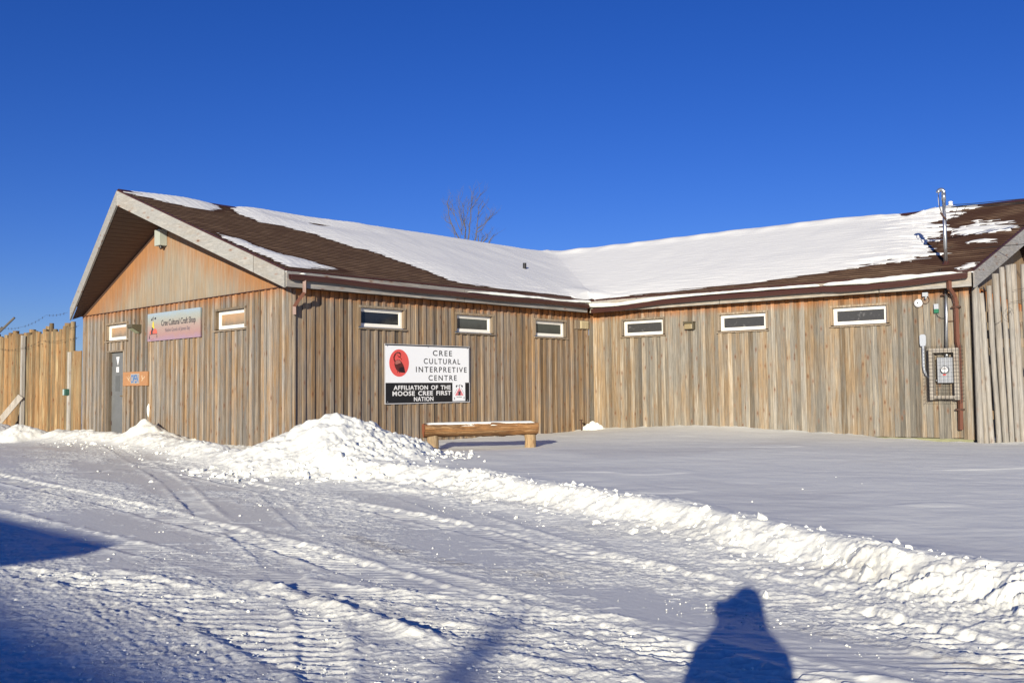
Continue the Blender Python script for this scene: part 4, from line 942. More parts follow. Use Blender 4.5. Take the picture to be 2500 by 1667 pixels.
def stroke(mbx, pts, w, y):
    for (a, b) in zip(pts[:-1], pts[1:]):
        dx, dz = b[0] - a[0], b[1] - a[1]; L = math.hypot(dx, dz) or 1; nx, nz = -dz / L * w / 2, dx / L * w / 2; ex, ez = dx / L * w * .3, dz / L * w * .3
        flat(mbx, [(a[0] - ex + nx, a[1] - ez + nz), (b[0] + ex + nx, b[1] + ez + nz), (b[0] + ex - nx, b[1] + ez - nz), (a[0] - ex - nx, a[1] - ez - nz)], y)

# main sign (on the side wall): local x right, z up from its lower-left corner
SW, SH = 2.51, 1.29
o = on_wall(2, -7.063, .818, -.055); sg = tag(empty('main_sign', o, RZ[2]), 'large white and black sign reading CREE CULTURAL INTERPRETIVE CENTRE on the side wall', 'sign')
I4 = Matrix(); split = SH * .355
mb = MB(); mb.box(0, SW, 0, .02, 0, SH); mb.build('backing', M['alu'], sg)
mb = MB(); mb.box(.012, SW - .03, -.003, -.0005, split, SH - .04); mb.build('white_face', M['signwhite'], sg)
mb = MB(); mb.box(.012, SW - .025, -.003, -.0005, .02, split - .006); mb.box(.0, SW - .015, -.003, -.0005, SH - .038, SH - .012); mb.box(SW - .028, SW - .012, -.0035, -.0005, split, SH - .038); mb.build('black_band', M['black'], sg)
KX, KZ = SW / 1815, SH / 1270            # measured layout, in units of the sign's own size
for t_, a_, b_, zt_, zb_ in (('CREE', 1112, 1535, 285, 402), ('CULTURAL', 915, 1720, 465, 582), ('INTERPRETIVE', 750, 1868, 648, 765), ('CENTRE', 1015, 1638, 830, 947)):
    fit_text(t_, M['letter'], sg, (a_ - 128) * KX, (b_ - 128) * KX, SH - (zb_ - 172) * KZ, SH - (zt_ - 172) * KZ, bold=.012, gap=1.32)
for t_, a_, b_, zt_, zb_ in (('AFFILIATION OF THE', 292, 1500, 1058, 1150), ('MOOSE CREE FIRST', 270, 1510, 1180, 1275), ('NATION', 705, 1118, 1305, 1395)):
    fit_text(t_, M['wletter'], sg, (a_ - 128) * KX, (b_ - 128) * KX, SH - (zb_ - 180) * KZ, SH - (zt_ - 180) * KZ, bold=.03, gap=1.12, word=1.5)
em = flat(MB(), ell(.385, .88, .275, .295, 48), -.0035).build('emblem', M['red'], sg)
mb = MB(); body = [(.26, .89), (.285, .93), (.34, .955), (.40, .945), (.45, .905), (.50, .84), (.53, .77), (.545, .70), (.555, .672), (.50, .672), (.45, .675), (.40, .68), (.345, .70), (.30, .74), (.265, .80), (.25, .85)]
flat(mb, body, -.005); stroke(mb, [(.275, .90), (.245, .95), (.24, 1.0), (.265, 1.05), (.305, 1.09), (.35, 1.105), (.395, 1.095), (.42, 1.075)], .032, -.0052)
stroke(mb, [(.42, 1.075), (.43, 1.04), (.41, 1.01), (.37, 1.005)], .016, -.0054); stroke(mb, [(.33, 1.045), (.38, 1.02), (.43, .985), (.455, .95)], .012, -.0056); stroke(mb, [(.34, .70), (.335, .672)], .012, -.005); stroke(mb, [(.39, .69), (.395, .668)], .012, -.005)
mb.build('goose', M['goose'], em)
mb = MB(); flat(mb, [(.275, .90), (.30, .935), (.36, .948), (.41, .925), (.43, .88), (.38, .87), (.31, .85), (.275, .85)], -.0075); stroke(mb, [(.29, 1.075), (.33, 1.105), (.38, 1.108)], .010, -.0078); mb.build('goose_highlight', M['goose_l'], em)
mb = MB(); flat(mb, [(.37, .76), (.43, .79), (.50, .80), (.53, .75), (.548, .68), (.50, .677), (.44, .682), (.38, .70)], -.0075); mb.build('goose_shade', M['goose_d'], em)
mb = MB(); mb.box(1.955, 2.355, -.0045, -.0032, .035, split + .0); card = mb.build('crest_card', M['signwhite'], sg)
mb = MB(); flat(mb, [(2.03, .16), (2.30, .16), (2.165, .345)], -.006); mb.build('crest_triangle', simple('crest_pink', (.70, .22, .24), .5, var=.05), card)
mb = MB(); flat(mb, [(2.13, .165), (2.20, .165), (2.195, .21), (2.215, .25), (2.18, .27), (2.16, .245), (2.11, .25), (2.14, .22)], -.0075)
for bird in ([(2.05, .37), (2.08, .40), (2.115, .395), (2.09, .36), (2.075, .34)], [(2.28, .37), (2.25, .40), (2.215, .395), (2.24, .36), (2.255, .34)]): flat(MB(), bird, -.006).build('crest_bird', M['letter'], card)
stroke(mb, [(2.165, .33), (2.165, .40)], .012, -.008); stroke(mb, [(2.13, .38), (2.20, .41)], .008, -.0085); stroke(mb, [(2.015, .075), (2.015, .115)], .018, -.006); stroke(mb, [(2.315, .085), (2.315, .125)], .018, -.006); stroke(mb, [(2.02, .20), (2.10, .32)], .006, -.006); stroke(mb, [(2.31, .20), (2.23, .32)], .006, -.006)
mb.build('crest_figures', simple('crest_ink', (.06, .05, .06), .6), card)
text_mesh('crest_lettering', 'First Nation', .035, M['letter'], card, I4, 2.165, .115, y=-.006)

for qx in (.06, 1.22, 2.43):
    for qz in (.05, 1.245): mb = MB(); mb.tube([(qx, -.002, qz), (qx, -.008, qz)], .014, 10); mb.build('screw', M['galv'], sg)
# craft shop sign (on the gable wall)
CW_, CH = 2.525, .655
o = on_wall(1, -6.084, 2.338, -.06); cs = tag(empty('craft_shop_sign', o, RZ[1]), 'faded pink and blue painted sign reading Cree Cultural Craft Shop', 'sign')
mb = MB(); mb.box(0, CW_, 0, .035, 0, CH); mb.build('board', M['signsky'], cs)
ink = simple('faded_black_ink', (.06, .055, .06), .7, var=.3, scale=30)
def serif_text(s, size, xc, z, cw, mat, **k): return text_mesh('lettering', s, size, mat, cs, I4, xc, z, cw=cw, **k)
fit_text('Cree Cultural Craft Shop', ink, cs, .70, 2.33, .34, .475, bold=.014, y=-.003)
fit_text('Native Goods of James Bay', simple('very_faded_ink', (.17, .14, .16), .7, var=.5, scale=25), cs, .90, 2.08, .19, .275, bold=.004, y=-.003)
mb = MB(); flat(mb, [(.12, .165), (.50, .165), (.485, .24), (.42, .29), (.36, .29), (.31, .25), (.25, .285), (.18, .27), (.13, .22)], -.003); mb.build('painted_sun', simple('faded_red', (.62, .13, .09), .7, var=.2), cs)
mb = MB(); flat(mb, [(.24, .30), (.36, .30), (.32, .45), (.29, .48), (.26, .42)], -.003); mb.build('painted_flame', simple('faded_yellow', (.62, .5, .06), .7), cs)
for bird in ([(.17, .50), (.22, .54), (.255, .56), (.24, .50), (.20, .485)], [(.44, .56), (.38, .555), (.35, .53), (.38, .505), (.43, .51)]): flat(MB(), bird, -.003).build('painted_bird', simple('dark_ink', (.05, .05, .06), .7), cs)
mb = MB(); flat(mb, [(.20, .17), (.27, .17), (.275, .23), (.31, .28), (.27, .33), (.22, .33), (.24, .29), (.19, .23)], -.006); 
stroke(mb, [(.28, .49), (.30, .57)], .02, -.0035); stroke(mb, [(.10, .06), (.10, .12)], .018, -.003); stroke(mb, [(.49, .08), (.49, .13)], .018, -.003); stroke(mb, [(.12, .162), (.50, .168)], .010, -.0065); stroke(mb, [(.12, .05), (.12, .15)], .005, -.003); stroke(mb, [(.48, .07), (.48, .15)], .005, -.003)
mb.build('painted_figure', simple('dark_ink', (.05, .05, .06), .7), cs)
mb = MB(); stroke(mb, [(.19, .03), (.26, .045), (.36, .035)], .008, -.003); mb.build('painted_scrawl', simple('scrawl_purple', (.3, .12, .2), .7), cs)

# OPEN board beside the door
o = on_wall(1, -7.42, 1.285, -.05); ob = tag(empty('open_board', o, RZ[1]), 'small varnished wooden board reading OPEN beside the grey door', 'sign')
mb = MB(); mb.box(0, 1.33, 0, .045, 0, .345); mb.build('board', M['signwood'], ob, bevel=.006)
mb = MB(); mb.box(.44, .90, -.002, 0, .055, .295); mb.build('painted_panel', simple('faded_blue_wash', (.40, .34, .28), .8, var=.2), ob)
fit_text('OPEN', M['blue'], ob, .46, .86, .075, .275, bold=.02, y=-.005)
mb = MB()
for sx in (1, -1):
    cx = .33 if sx == 1 else 1.10
    stroke(mb, [(cx - .10 * sx, .22), (cx - .02 * sx, .17), (cx + .06 * sx, .19), (cx + .08 * sx, .24)], .02, -.002); stroke(mb, [(cx - .02 * sx, .17), (cx + .05 * sx, .12)], .025, -.004); stroke(mb, [(cx + .0 * sx, .20), (cx + .02 * sx, .25)], .015, -.006)
mb.build('painted_bird', simple('faded_cream', (.6, .45, .28), .8), ob)

# ------------------------------------------------------------------ lamps, boxes and service equipment
o = on_wall(1, -5.37, 4.52, -.005); t = tag(empty('gable_flood_box', o, RZ[1]), 'pale green box fixture under the peak of the front gable', 'light fixture')
mb = MB(); mb.prism([(-.13, 0.04), (.13, 0.04), (.13, .42), (-.13, .42)], -.19, 0); mb.build('housing', M['lampgreen'], t, bevel=.01)
mb = MB(); mb.tube([(0.03, -.10, .05), (0.03, -.10, -.01)], .045, 12); mb.build('sensor', M['black'], t)
o = on_wall(1, -6.61, 2.56, -.025); t = tag(empty('wedge_wall_lamp', o, RZ[1]), 'wedge-shaped wall lamp left of the craft shop sign', 'wall lamp')
mb = MB(); v = [(-.14, 0, 0), (.14, 0, 0), (-.14, 0, .21), (.14, 0, .21), (-.14, -.24, .21), (.14, -.24, .21), (-.14, -.24, .14), (.14, -.24, .14)]
mb.add(v, [(0, 1, 3, 2), (2, 3, 5, 4), (0, 2, 4, 6), (1, 7, 5, 3), (4, 5, 7, 6), (0, 6, 7, 1)]); mb.build('housing', M['lampbody'], t, bevel=.006)
mb = MB(); mb.add([(-.12, -.035, .008), (.12, -.035, .008), (.12, -.22, .118), (-.12, -.22, .118)], [(0, 1, 2, 3)]); mb.build('lens', M['lamplens'], t)
o = on_wall(3, 3.04, 2.52, -.02); t = tag(empty('bulkhead_wall_lamp', o, RZ[3]), 'bronze bulkhead lamp between two windows of the right wing', 'wall lamp')
mb = MB(); mb.prism([(-.13, .02), (.13, .02), (.13, .20), (-.13, .20)], -.06, 0); mb.prism([(-.13, .17), (.13, .17), (.14, .22), (-.14, .22)], -.17, 0); mb.prism([(.10, .02), (.135, .02), (.135, .18), (.10, .18)], -.15, -.05); mb.build('housing', M['lampbody'], t, bevel=.01)
mb = MB(); mb.prism([(-.12, .03), (.095, .03), (.095, .165), (-.12, .165)], -.14, -.055); mb.build('lens', simple('old_prismatic_glass', (.30, .24, .13), .25, var=.3, scale=60), t, bevel=.02)

# alarm bell with its junction box
o = on_wall(3, 8.39, 2.85, -.03); t = tag(empty('alarm_bell', o, RZ[3]), 'round white alarm bell with dark centre, high on the right wing wall', 'alarm bell')
mb = MB(); mb.tube([(0, 0, 0), (0, -.03, 0), (0, -.055, 0), (0, -.068, 0)], [.088, .088, .07, .02], 24); mb.build('dome', M['white'], t, smooth=True)
mb = MB(); mb.tube([(0, -.066, 0), (0, -.078, 0)], .014, 10); mb.build('nut', M['black'], t)
o = on_wall(3, 8.54, 3.0, -.03); t = tag(empty('junction_box', o, RZ[3]), 'small grey junction box with a loop of cable above the alarm bell', 'junction box')
mb = MB(); mb.box(-.055, .055, -.07, 0, -.02, .07); mb.tube([(0.02, -.06, -.02), (.02, -.10, -.07)], .02, 8); mb.build('housing', M['grey_plastic'], t, bevel=.004)
mb = MB(); mb.tube([(.085 * math.cos(a / 10 * 2 * math.pi) * .9, -.03, -.09 + .085 * math.sin(a / 10 * 2 * math.pi)) for a in range(11)], .005, 6); mb.build('cable_loop', M['rust'], t)
# small terminal box
o = on_wall(3, 8.745, 2.60, -.03); t = tag(empty('terminal_box', o, RZ[3]), 'small grey terminal box with green terminals left of the downspout', 'terminal box')
mb = MB(); mb.box(-.045, .045, -.045, 0, .10, .21); mb.build('cover', M['grey_plastic'], t, bevel=.004)
mb = MB(); mb.box(-.045, .045, -.04, 0, 0.02, .10); mb.build('terminal_strip', M['green'], t)
mb = MB(); mb.tube([(0, -.02, .02), (.02, -.03, -.05), (.10, -.03, -.10), (.20, -.03, -.09)], .005, 6); mb.build('wire', M['wire'], t)
# tall grey box and conduit that runs to the meter
o = on_wall(3, 8.46, 1.15, -.03); t = tag(empty('telephone_box', o, RZ[3]), 'slim pale grey utility box with conduit left of the meter cage', 'utility box')
mb = MB(); mb.prism([(-.05, .78), (.05, .78), (.062, .84), (.062, 1.0), (.03, 1.03), (-.03, 1.03), (-.062, 1.0), (-.062, .84)], -.06, 0); mb.build('housing', M['grey_plastic'], t, bevel=.006)
mb = MB(); mb.tube([(0, -.03, .79), (0, -.03, .35), (.015, -.03, .25), (.05, -.03, .17), (.11, -.03, .11)], .027, 10); mb.build('conduit', M['grey_plastic'], t, smooth=True)
# electricity meter in its cage
o = on_wall(3, 8.88, .80, -.02); t = tag(empty('meter_cage', o, RZ[3]), 'timber frame with wire mesh cage round the electricity meter', 'meter cage')
mb = MB(); X0, X1, H_, D_ = -.285, .285, 1.07, .20
tt = (.5, .6, .4)
for a, b, c, d in ((X0, X0 + .08, 0, H_), (X1 - .085, X1, 0, H_)): mb.box(a, b, -D_, 0, c, d, tt)
mb.box(X0 + .08, X1 - .085, -D_ + .004, 0, H_ - .09, H_ - .004, tt); mb.box(X0 + .08, X1 - .085, -D_ + .004, 0, .02, .085, tt); mb.build('frame', M['pole'], t)
mb = MB()
for y_ in (0,):
    yy = -D_ - .035; xa, xb, za, zb = X0 - .06, X1 + .06, -.03, H_ + .06
    k = 0
    while xa + k * .075 <= xb + .001: x_ = xa + k * .075; mb.tube([(x_, yy, za if 0 < k < 9 else za - .05), (x_, yy, zb)], .0028, 4); k += 1
    k = 0
    while za + k * .075 <= zb + .001: z_ = za + k * .075; mb.tube([(xa, yy, z_), (xb, yy, z_)], .0022, 4); mb.tube([(xa, yy, z_), (xa, -.01, z_)], .0028, 4); mb.tube([(xb, yy, z_), (xb, -.01, z_)], .0028, 4); k += 1
    for q in (.07, .14): mb.tube([(xa, yy + q, za), (xa, yy + q, zb)], .0028, 4); mb.tube([(xb, yy + q, za), (xb, yy + q, zb)], .0028, 4)
mb.build('wire_mesh', M['wiregrey'], t)
o = on_wall(3, 8.90, 1.15, -.02); t = tag(empty('electricity_meter', o, RZ[3]), 'grey electricity meter box with round dial inside the wire cage', 'electricity meter')
mb = MB(); mb.box(-.155, .155, -.13, 0, 0, .53); mb.build('housing', M['meterbox'], t, bevel=.008)
mb = MB(); mb.tube([(0, -.13, .27), (0, -.16, .27), (0, -.20, .27)], [.085, .085, .07], 24); dl = mb.build('dial', M['galv'], t, smooth=True)
mb = MB(); mb.tube([(0, -.202, .27), (0, -.205, .27)], [.064, .06], 24); mb.build('face', M['white'], dl)
mb = MB(); mb.box(-.04, .04, -.209, -.2055, .285, .305); mb.build('register', M['black'], dl)
mb = MB(); mb.box(-.05, .01, -.134, -.13, .155, .178); mb.build('red_tag', M['red'], t)
mb = MB(); mb.tube([(.02, -.06, .53), (.02, -.06, .62)], .035, 12); mb.tube([(-.155, -.06, .05), (-.22, -.06, .05)], .02, 8); mb.build('hub', M['galv'], t, smooth=True)
# conduit below the eave, and mast above the roof
o = on_wall(3, 8.95, 1.80, -.07); t = tag(empty('service_conduit', o, RZ[3]), 'galvanised conduit running down the wall from eave to meter cage', 'conduit')
mb = MB(); mb.tube([(-.03, 0, 0), (-.01, 0, .7), (0, 0, 1.32)], .032, 14); mb.build('pipe', M['galv'], t, smooth=True)
mb = MB(); mb.box(-.06, .16, .02, .06, .62, .64); mb.box(-.10, .06, -.03, .06, 1.17, 1.20); mb.build('strap', M['rust'], t)
mz = ZE + .4359 * (EV + .33)
P = RM @ F3 @ Vector((8.88, .33, mz)); t = tag(empty('service_mast', P, RZ[3]), 'galvanised electrical service mast with gooseneck top rising from the right roof', 'service mast')
mb = MB(); mb.tube([(0, 0, -.05), (0, 0, 1.36)], .036, 16); mb.tube([(0, 0, 1.36), (0, 0, 1.52)], .044, 16); mb.build('pipe', M['galv'], t, smooth=True)
mb = MB(); pts = [(-.055 + .055 * math.cos(a), 0, 1.54 + .055 * math.sin(a)) for a in [math.pi * i / 8 for i in range(9)]]; mb.tube([(0, 0, 1.48)] + pts, .042, 12); mb.build('gooseneck', M['galv'], t, smooth=True)
mb = MB(); mb.tube([(-.10, 0, 1.52), (-.105, 0, 1.42), (-.10, 0, 1.28), (-.08, 0, 1.18), (-.05, 0, 1.10)], .009, 8); mb.build('drop_cable', simple('white_cable', (.7, .68, .66), .5), t, smooth=True)
mb = MB(); mb.tube([(-.10, -.02, 1.54), (-.09, -.02, 1.38), (-.08, -.03, 1.22), (-.05, 0, 1.10)], .006, 8); mb.build('drop_cable', M['wire'], t, smooth=True)
mb = MB(); mb.tube([(-.07, 0, 1.10), (-.01, -.03, 1.0), (.04, -.04, .94)], .02, 8); mb.build('clamp', M['rust'], t)
mb = MB(); mb.tube([(.13, 0, 1.22), (.13, 0, 1.25), (.13, 0, 1.27), (.13, 0, 1.30), (.13, 0, 1.32)], [.038, .052, .03, .048, .03], 14); mb.build('insulator', M['white'], t, smooth=True)
mb = MB(); mb.tube([(.03, 0, 1.20), (.2, 0, 1.18)], .01, 6); mb.build('bracket', M['galv'], t)
mb = MB(); mb.tube([(0, 0, -.06), (0, 0, 0), (0, 0, .05)], [.13, .07, .045], 14); mb.build('flashing', M['brown'], t)
mb = MB(); mb.tube([(.03, -.03, .30), (.16, -.03, .35)], .006, 6); mb.build('wire_tail', M['wiregrey'], t)
for sg_ in (1, -1): mb = MB(); mb.tube([(0.02 * sg_, -.05, .3), (.03 * sg_, -.06, 0.05), (-.01 * sg_, -.07, -.12), (.02 * sg_, -.62, -.19), (.025 * sg_, -.6, -.45)], .004, 5); mb.build('wire_tail', M['wiregrey'], t)
mastP = P.copy()
# overhead cables
t = tag(empty('overhead_cables', mastP), 'black twisted power cables running right from the service mast', 'power cable')
def world_tube(mbx, pts, r, sag=0.0, n=24, tw=0.0, ph=0.0):
    a, b = Vector(pts[0]), Vector(pts[1]); out = []
    for i in range(n + 1):
        u = i / n; p = a.lerp(b, u); p.z -= sag * 4 * u * (1 - u); p.z += tw * math.sin(u * 40 + ph); p.y += tw * math.cos(u * 40 + ph); out.append(p - mastP)
    mbx.tube(out, r, 5)
rot = Matrix.Rotation(RZ[3], 3, 'Z')
A = mastP + rot @ Vector((.15, 0, 1.20)); Bp = A + Vector((14.0, -1.2, 1.05))
mb = MB(); world_tube(mb, (A, Bp), .010, .12, 60, .012); world_tube(mb, (A + Vector((.02, 0, -.02)), Bp), .010, .14, 60, .012, 2); world_tube(mb, (A + Vector((.0, 0, .05)), Bp), .007, .10, 60, .012, 4); mb.build('cable', M['wire'], t)
A2 = mastP + rot @ Vector((.02, -.02, .30)); mb = MB(); world_tube(mb, (A2 + Vector((.5, -0.2, -.02)), A2 + Vector((9, -3, .42))), .007, .02); mb.build('lower_cable', M['wire'], t)
mb = MB(); 
for q in ((.10, .18), (.24, .16)): mb.tube([rot @ Vector((.15 + q[0] * 1.2, 0, 1.19)), rot @ Vector((.13 + q[0], 0, 1.08)), rot @ Vector((.1 + q[0] * .9, 0, .98)), rot @ Vector((.03, 0, .92 - q[0] * .1))], .005, 5)
mb.build('loose_wire', M['wire'], t)

# ------------------------------------------------------------------ bench
b0 = Vector((-1.53, 17.45, .42)); b1 = Vector((.33, 17.86, .42)); mid = (b0 + b1) / 2; ang = math.atan2(b1.y - b0.y, b1.x - b0.x)
gz_ = ground_height(mid.x, mid.y)
bn = tag(empty('log_bench', (mid.x, mid.y, gz_), ang), 'rough log bench with snow on its seat standing against the side wall', 'bench')
half = (b1 - b0).length / 2
def rough_log(mbx, x0, x1, prof, n=46, seed=1, amp=.012):
    m = len(prof); vv = []; ff = []
    for i in range(n):
        x = x0 + (x1 - x0) * i / (n - 1)
        for k, (y, z) in enumerate(prof):
            a = np.array([x * 3.0]); q = float(fbm(a + k * 1.7, a * 0 + k * .9, 3, seed)[0]) * amp * 2.2
            s = 1 + q / max(.05, math.hypot(y, z)); vv.append((x + random.uniform(-.004, .004), y * s, z * s))
    for i in range(n - 1):
        for k in range(m): ff.append((i * m + k, i * m + (k + 1) % m, (i + 1) * m + (k + 1) % m, (i + 1) * m + k))
    mbx.add(vv, ff, (random.random(), .45, random.random())); return vv, m, n
prof = [(.22 * math.cos(a) * 1.0, .165 * math.sin(a)) for a in [math.radians(d) for d in (-170, -150, -125, -100, -80, -55, -30, -10, 10)]] + [(.20, .07), (.15, .085), (.05, .09), (-.05, .09), (-.15, .085), (-.20, .07), (-.21, .02)]
mb = MB(Matrix.Translation((0, 0, .42))); vv, m_, n_ = rough_log(mb, -half - .17, half + .12, prof, seed=3, amp=.022)
seat = mb.build('seat', M['benchwood'], bn, smooth=True)
mb = MB(Matrix.Translation((0, 0, .42))); mb.add([(v[0] - .008, v[1], v[2]) for v in vv[:m_]], [tuple(range(m_))]); mb.build('cut_end', M['cutend'], seat)
mb = MB(Matrix.Translation((0, 0, .42))); mb.add([(x + .006, y, z) for x, y, z in vv[-m_:]], [tuple(range(m_))]); mb.build('cut_end', M['cutend'], seat)
for sx in (-1, 1):
    mb = MB(); x = sx * half
    mb.tube([(x, 0, -.35), (x, 0, -.02), (x + .01, 0, .12), (x, 0, .27), (x - .005, 0, .345)], [.118, .112, .108, .113, .105], 18, jit=.03, tone=(.5, .5, random.random())); mb.build('leg', M['benchleg'], bn, smooth=True)
xs = np.linspace(-half - .15, half + .10, 110); ys = np.linspace(-.20, .20, 26); X, Y = np.meshgrid(xs, ys)
ed = np.minimum(np.minimum((X - xs[0]) , (xs[-1] - X)) / .10, (.20 - np.abs(Y)) / .06); ed = np.clip(ed, 0, 1)
Z = .42 + .072 + .036 * np.sqrt(ed) * (1 + .25 * fbm(X * 2.5, Y * 4, 3, 601)) - .03 * (1 - np.sqrt(ed))
o = grid_mesh('bench_snow', X, Y, Z, M['snow']); o.location = bn.location; o.rotation_euler = bn.rotation_euler; tag(o, 'smooth layer of snow lying along the log bench seat', 'snow', kind='stuff')
# iron spike and small snow heap in the inner corner
p = on_wall(2, -.72, -.15, -.28); t = tag(empty('iron_spike', (p.x, p.y, ground_height(p.x, p.y)), 0), 'thin rusty iron post with flat head in the inner corner', 'post')
mb = MB(); mb.tube([(0, 0, -.1), (.0, 0, .27)], [.012, .018], 8); mb.tube([(-.005, 0, .265), (-.005, 0, .285)], [.04, .055], 10); mb.build('shaft', M['rust'], t)
def heap(name, loc, rx, ry, h, label, seed):
    g = np.linspace(-1.15, 1.15, 50); X, Y = np.meshgrid(g, g); r = np.hypot(X, Y) * (1 + .2 * fbm(X * 2, Y * 2, 2, seed))
    Z = h * np.clip(1.05 - r, -.2, 1); F, cid = worley(X * 3, Y * 3, seed); Z = Z + .22 * h * np.clip(1 - (F / .6) ** 2, 0, 1) * (r < 1)
    o = grid_mesh(name, X * rx, Y * ry, Z, M['snow']); o.location = loc; return tag(o, label, 'snow heap')
p = on_wall(2, -.32, 0, -.35); heap('snow_heap', (p.x, p.y, ground_height(p.x, p.y) + .0), .30, .25, .20, 'small heap of snow in the inner corner behind the iron post', 701)

# ------------------------------------------------------------------ left palisade fence
Tf = RM @ F1
pf = Tf @ Vector((-10.05, 0, 0)); fence = tag(empty('palisade_fence', (pf.x, pf.y, .3), HB), 'tall palisade fence of peeled yellow-brown logs left of the building', 'fence')
x = -.85; i = 0; rnd = random.Random(3)
TOPS = {}
while x > -7.6:
    r = rnd.uniform(.065, .10); h = 3.06 + rnd.uniform(-.05, .07) + (.22 if abs(x + 2.35) < .14 else 0) + (.07 if rnd.random() < .2 else 0)
    if -.95 < x < -.7: h = 3.25
    lean = rnd.uniform(-.05, .05); y = rnd.uniform(-.03, .03)
    mb = MB(); n = 7; mb.tube([(x + lean * k / n + rnd.uniform(-.008, .008), y + .08, -.4 + (h + .4) * k / n) for k in range(n + 1)], [r * (1 - .12 * k / n) * rnd.uniform(.95, 1.05) for k in range(n + 1)], 10, tone=(rnd.random(), rnd.uniform(.1, .95), rnd.random()))
    lg = mb.build('log', M['log'], fence, smooth=False)
    for pl in lg.data.polygons: pl.use_smooth = abs(pl.normal.z) < .7
    x -= 2 * r * rnd.uniform(.95, 1.15); i += 1
for x_ in (-4.3, -5.7, -3.0, -1.6):          # thicker posts standing behind
    mb = MB(); mb.tube([(x_, .25, -.4), (x_, .25, 3.24 + rnd.uniform(-.03, .06))], .095, 12, tone=(.6, .45, rnd.random())); mb.build('back_post', M['log'], fence)
mb = MB(); mb.box(-4.25, -4.12, -.10, -.01, -.3, 3.02, (.05, .75, .3)); mb.build('post', M['pole'], fence)
mb = MB(); mb.beam((-4.10, -.12, 1.2), (-4.72, -.95, -.15), .05, .17, tone=(.3, .85, .2)); mb.build('brace', M['pole'], fence)
# narrow gate panel next to the building
mb = MB(); 
for a, b, w in ((-.70, -.55, .1), (-.545, -.36, .8), (-.355, -.22, .7), (-.215, -.06, .6)): mb.box(a, b, 0, .03, -.2, 2.42 + random.uniform(-.01, .01), (w, .55, random.random()))
mb.build('gate_panel', M['log'], fence)
mb = MB(); mb.tube([(-.74, -.02, -.3), (-.74, -.02, 2.4)], .07, 10, tone=(.05, .7, .1)); mb.build('gate_post', M['pole'], fence)
def barb(mbx, pts, r=.0028):
    for a, b in zip(pts[:-1], pts[1:]):
        a = Vector(a); b = Vector(b); L = (b - a).length; n = max(4, int(L / .25)); q = []
        for k in range(n + 1): u = k / n; p_ = a.lerp(b, u); p_.z -= .10 * L / 2 * 4 * u * (1 - u) * .5; q.append(p_)
        mbx.tube(q, r, 4)
        for p_ in q[1:-1]: mbx.beam(p_ + Vector((-.02, 0, -.03)), p_ + Vector((.02, 0, .03)), r * 1.5, r * 1.5); mbx.beam(p_ + Vector((.02, 0, -.03)), p_ + Vector((-.02, 0, .03)), r * 1.5, r * 1.5)
mb = MB(); barb(mb, [(-.85, -.06, 3.50), (-2.4, -.06, 3.52), (-4.3, -.06, 3.28), (-6.0, -.06, 3.35), (-7.5, -.06, 3.25)]); barb(mb, [(-.8, -.06, 3.05), (-.1, -.04, 3.10)]); barb(mb, [(-.8, -.06, 2.75), (-.1, -.04, 2.78)]); barb(mb, [(-.9, -.10, 2.75), (-2.6, -.10, 2.8), (-4.4, -.10, 2.62), (-6.1, -.10, 2.7), (-7.5, -.1, 2.6)]); mb.build('barbed_wire', M['wiregrey'], fence)
o = Tf @ Vector((-10.83, -.06, 1.12)); t = tag(empty('green_socket_box', o, HB), 'small green and white box fixed on the palisade gate post', 'electrical box')
mb = MB(); mb.box(-.07, .10, -.10, .02, -.06, .12); mb.build('housing', simple('dark_green', (.03, .10, .075), .5), t, bevel=.01)
mb = MB(); mb.box(-.06, .03, -.108, -.10, -.05, .11); mb.build('cover', simple('pale_green', (.45, .55, .50), .4), t)
# poles leaning behind the palisade (top-left)
t = tag(empty('tipi_poles', (-24.0, 40.0, .36)), 'slanting bare poles rising behind the left end of the palisade', 'poles')
mb = MB(); mb.tube([(-1.6, 0, -.1), (-.3, 0, 2.2), (2.15, 0, 4.55)], [.08, .07, .05], 8, tone=(.1, .1, .2)); mb.build('pole', M['bark'], t)
mb = MB(); mb.tube([(-2.4, .3, -.1), (-1.0, .3, 2.0), (1.45, .3, 4.15)], [.08, .07, .05], 8, tone=(.1, .1, .5)); mb.build('pole', M['bark'], t)

# ------------------------------------------------------------------ right pole fence
t = tag(empty('pole_fence', (9.54, 18.74, .34), 0), 'grey weathered pole fence bound with wire at the right edge', 'fence')
hts = [3.24, 3.20, 3.10, 3.25, 3.50, 3.64, 3.68, 3.70, 3.7, 3.6, 3.5, 3.62, 3.4, 3.55, 3.3, 3.4, 3.5, 3.45, 3.3, 3.5]
px = -.02
for i, h in enumerate(hts):
    r = (.062, .052, .056, .052, .066, .050, .054, .070)[i % 8]; lean = (-.0, .1, .13, .10, .10, .08, .07, .10)[i % 8]
    x_ = (.01, .145, .285, .42, .565, .71, .835, .965)[i] if i < 8 else .965 + .135 * (i - 7)
    mb = MB(); n = 6; yo = rnd.uniform(-.015, .015) + .12 * x_
    mb.tube([(x_ - lean * k / n + rnd.uniform(-.006, .006), yo, -.4 + (h + .4 + .0) * k / n) for k in range(n + 1)], [r * rnd.uniform(.96, 1.04) for _ in range(n + 1)], 10, tone=(rnd.uniform(.1, .5), rnd.uniform(.45, .65), rnd.random()))
    lg = mb.build('pole', M['pole'], t)
    for pl in lg.data.polygons: pl.use_smooth = abs(pl.normal.z) < .7
mb = MB(); mb.box(.12, 2.8, .13, .19, 1.98, 2.16, (.8, .5, .3)); mb.box(.1, 2.8, .13, .19, 2.5, 2.72, (.8, .5, .3)); mb.box(.1, 2.8, .13, .19, .5, .68, (.8, .5, .3)); mb.build('rail', M['siding'], t)
mb = MB(); 
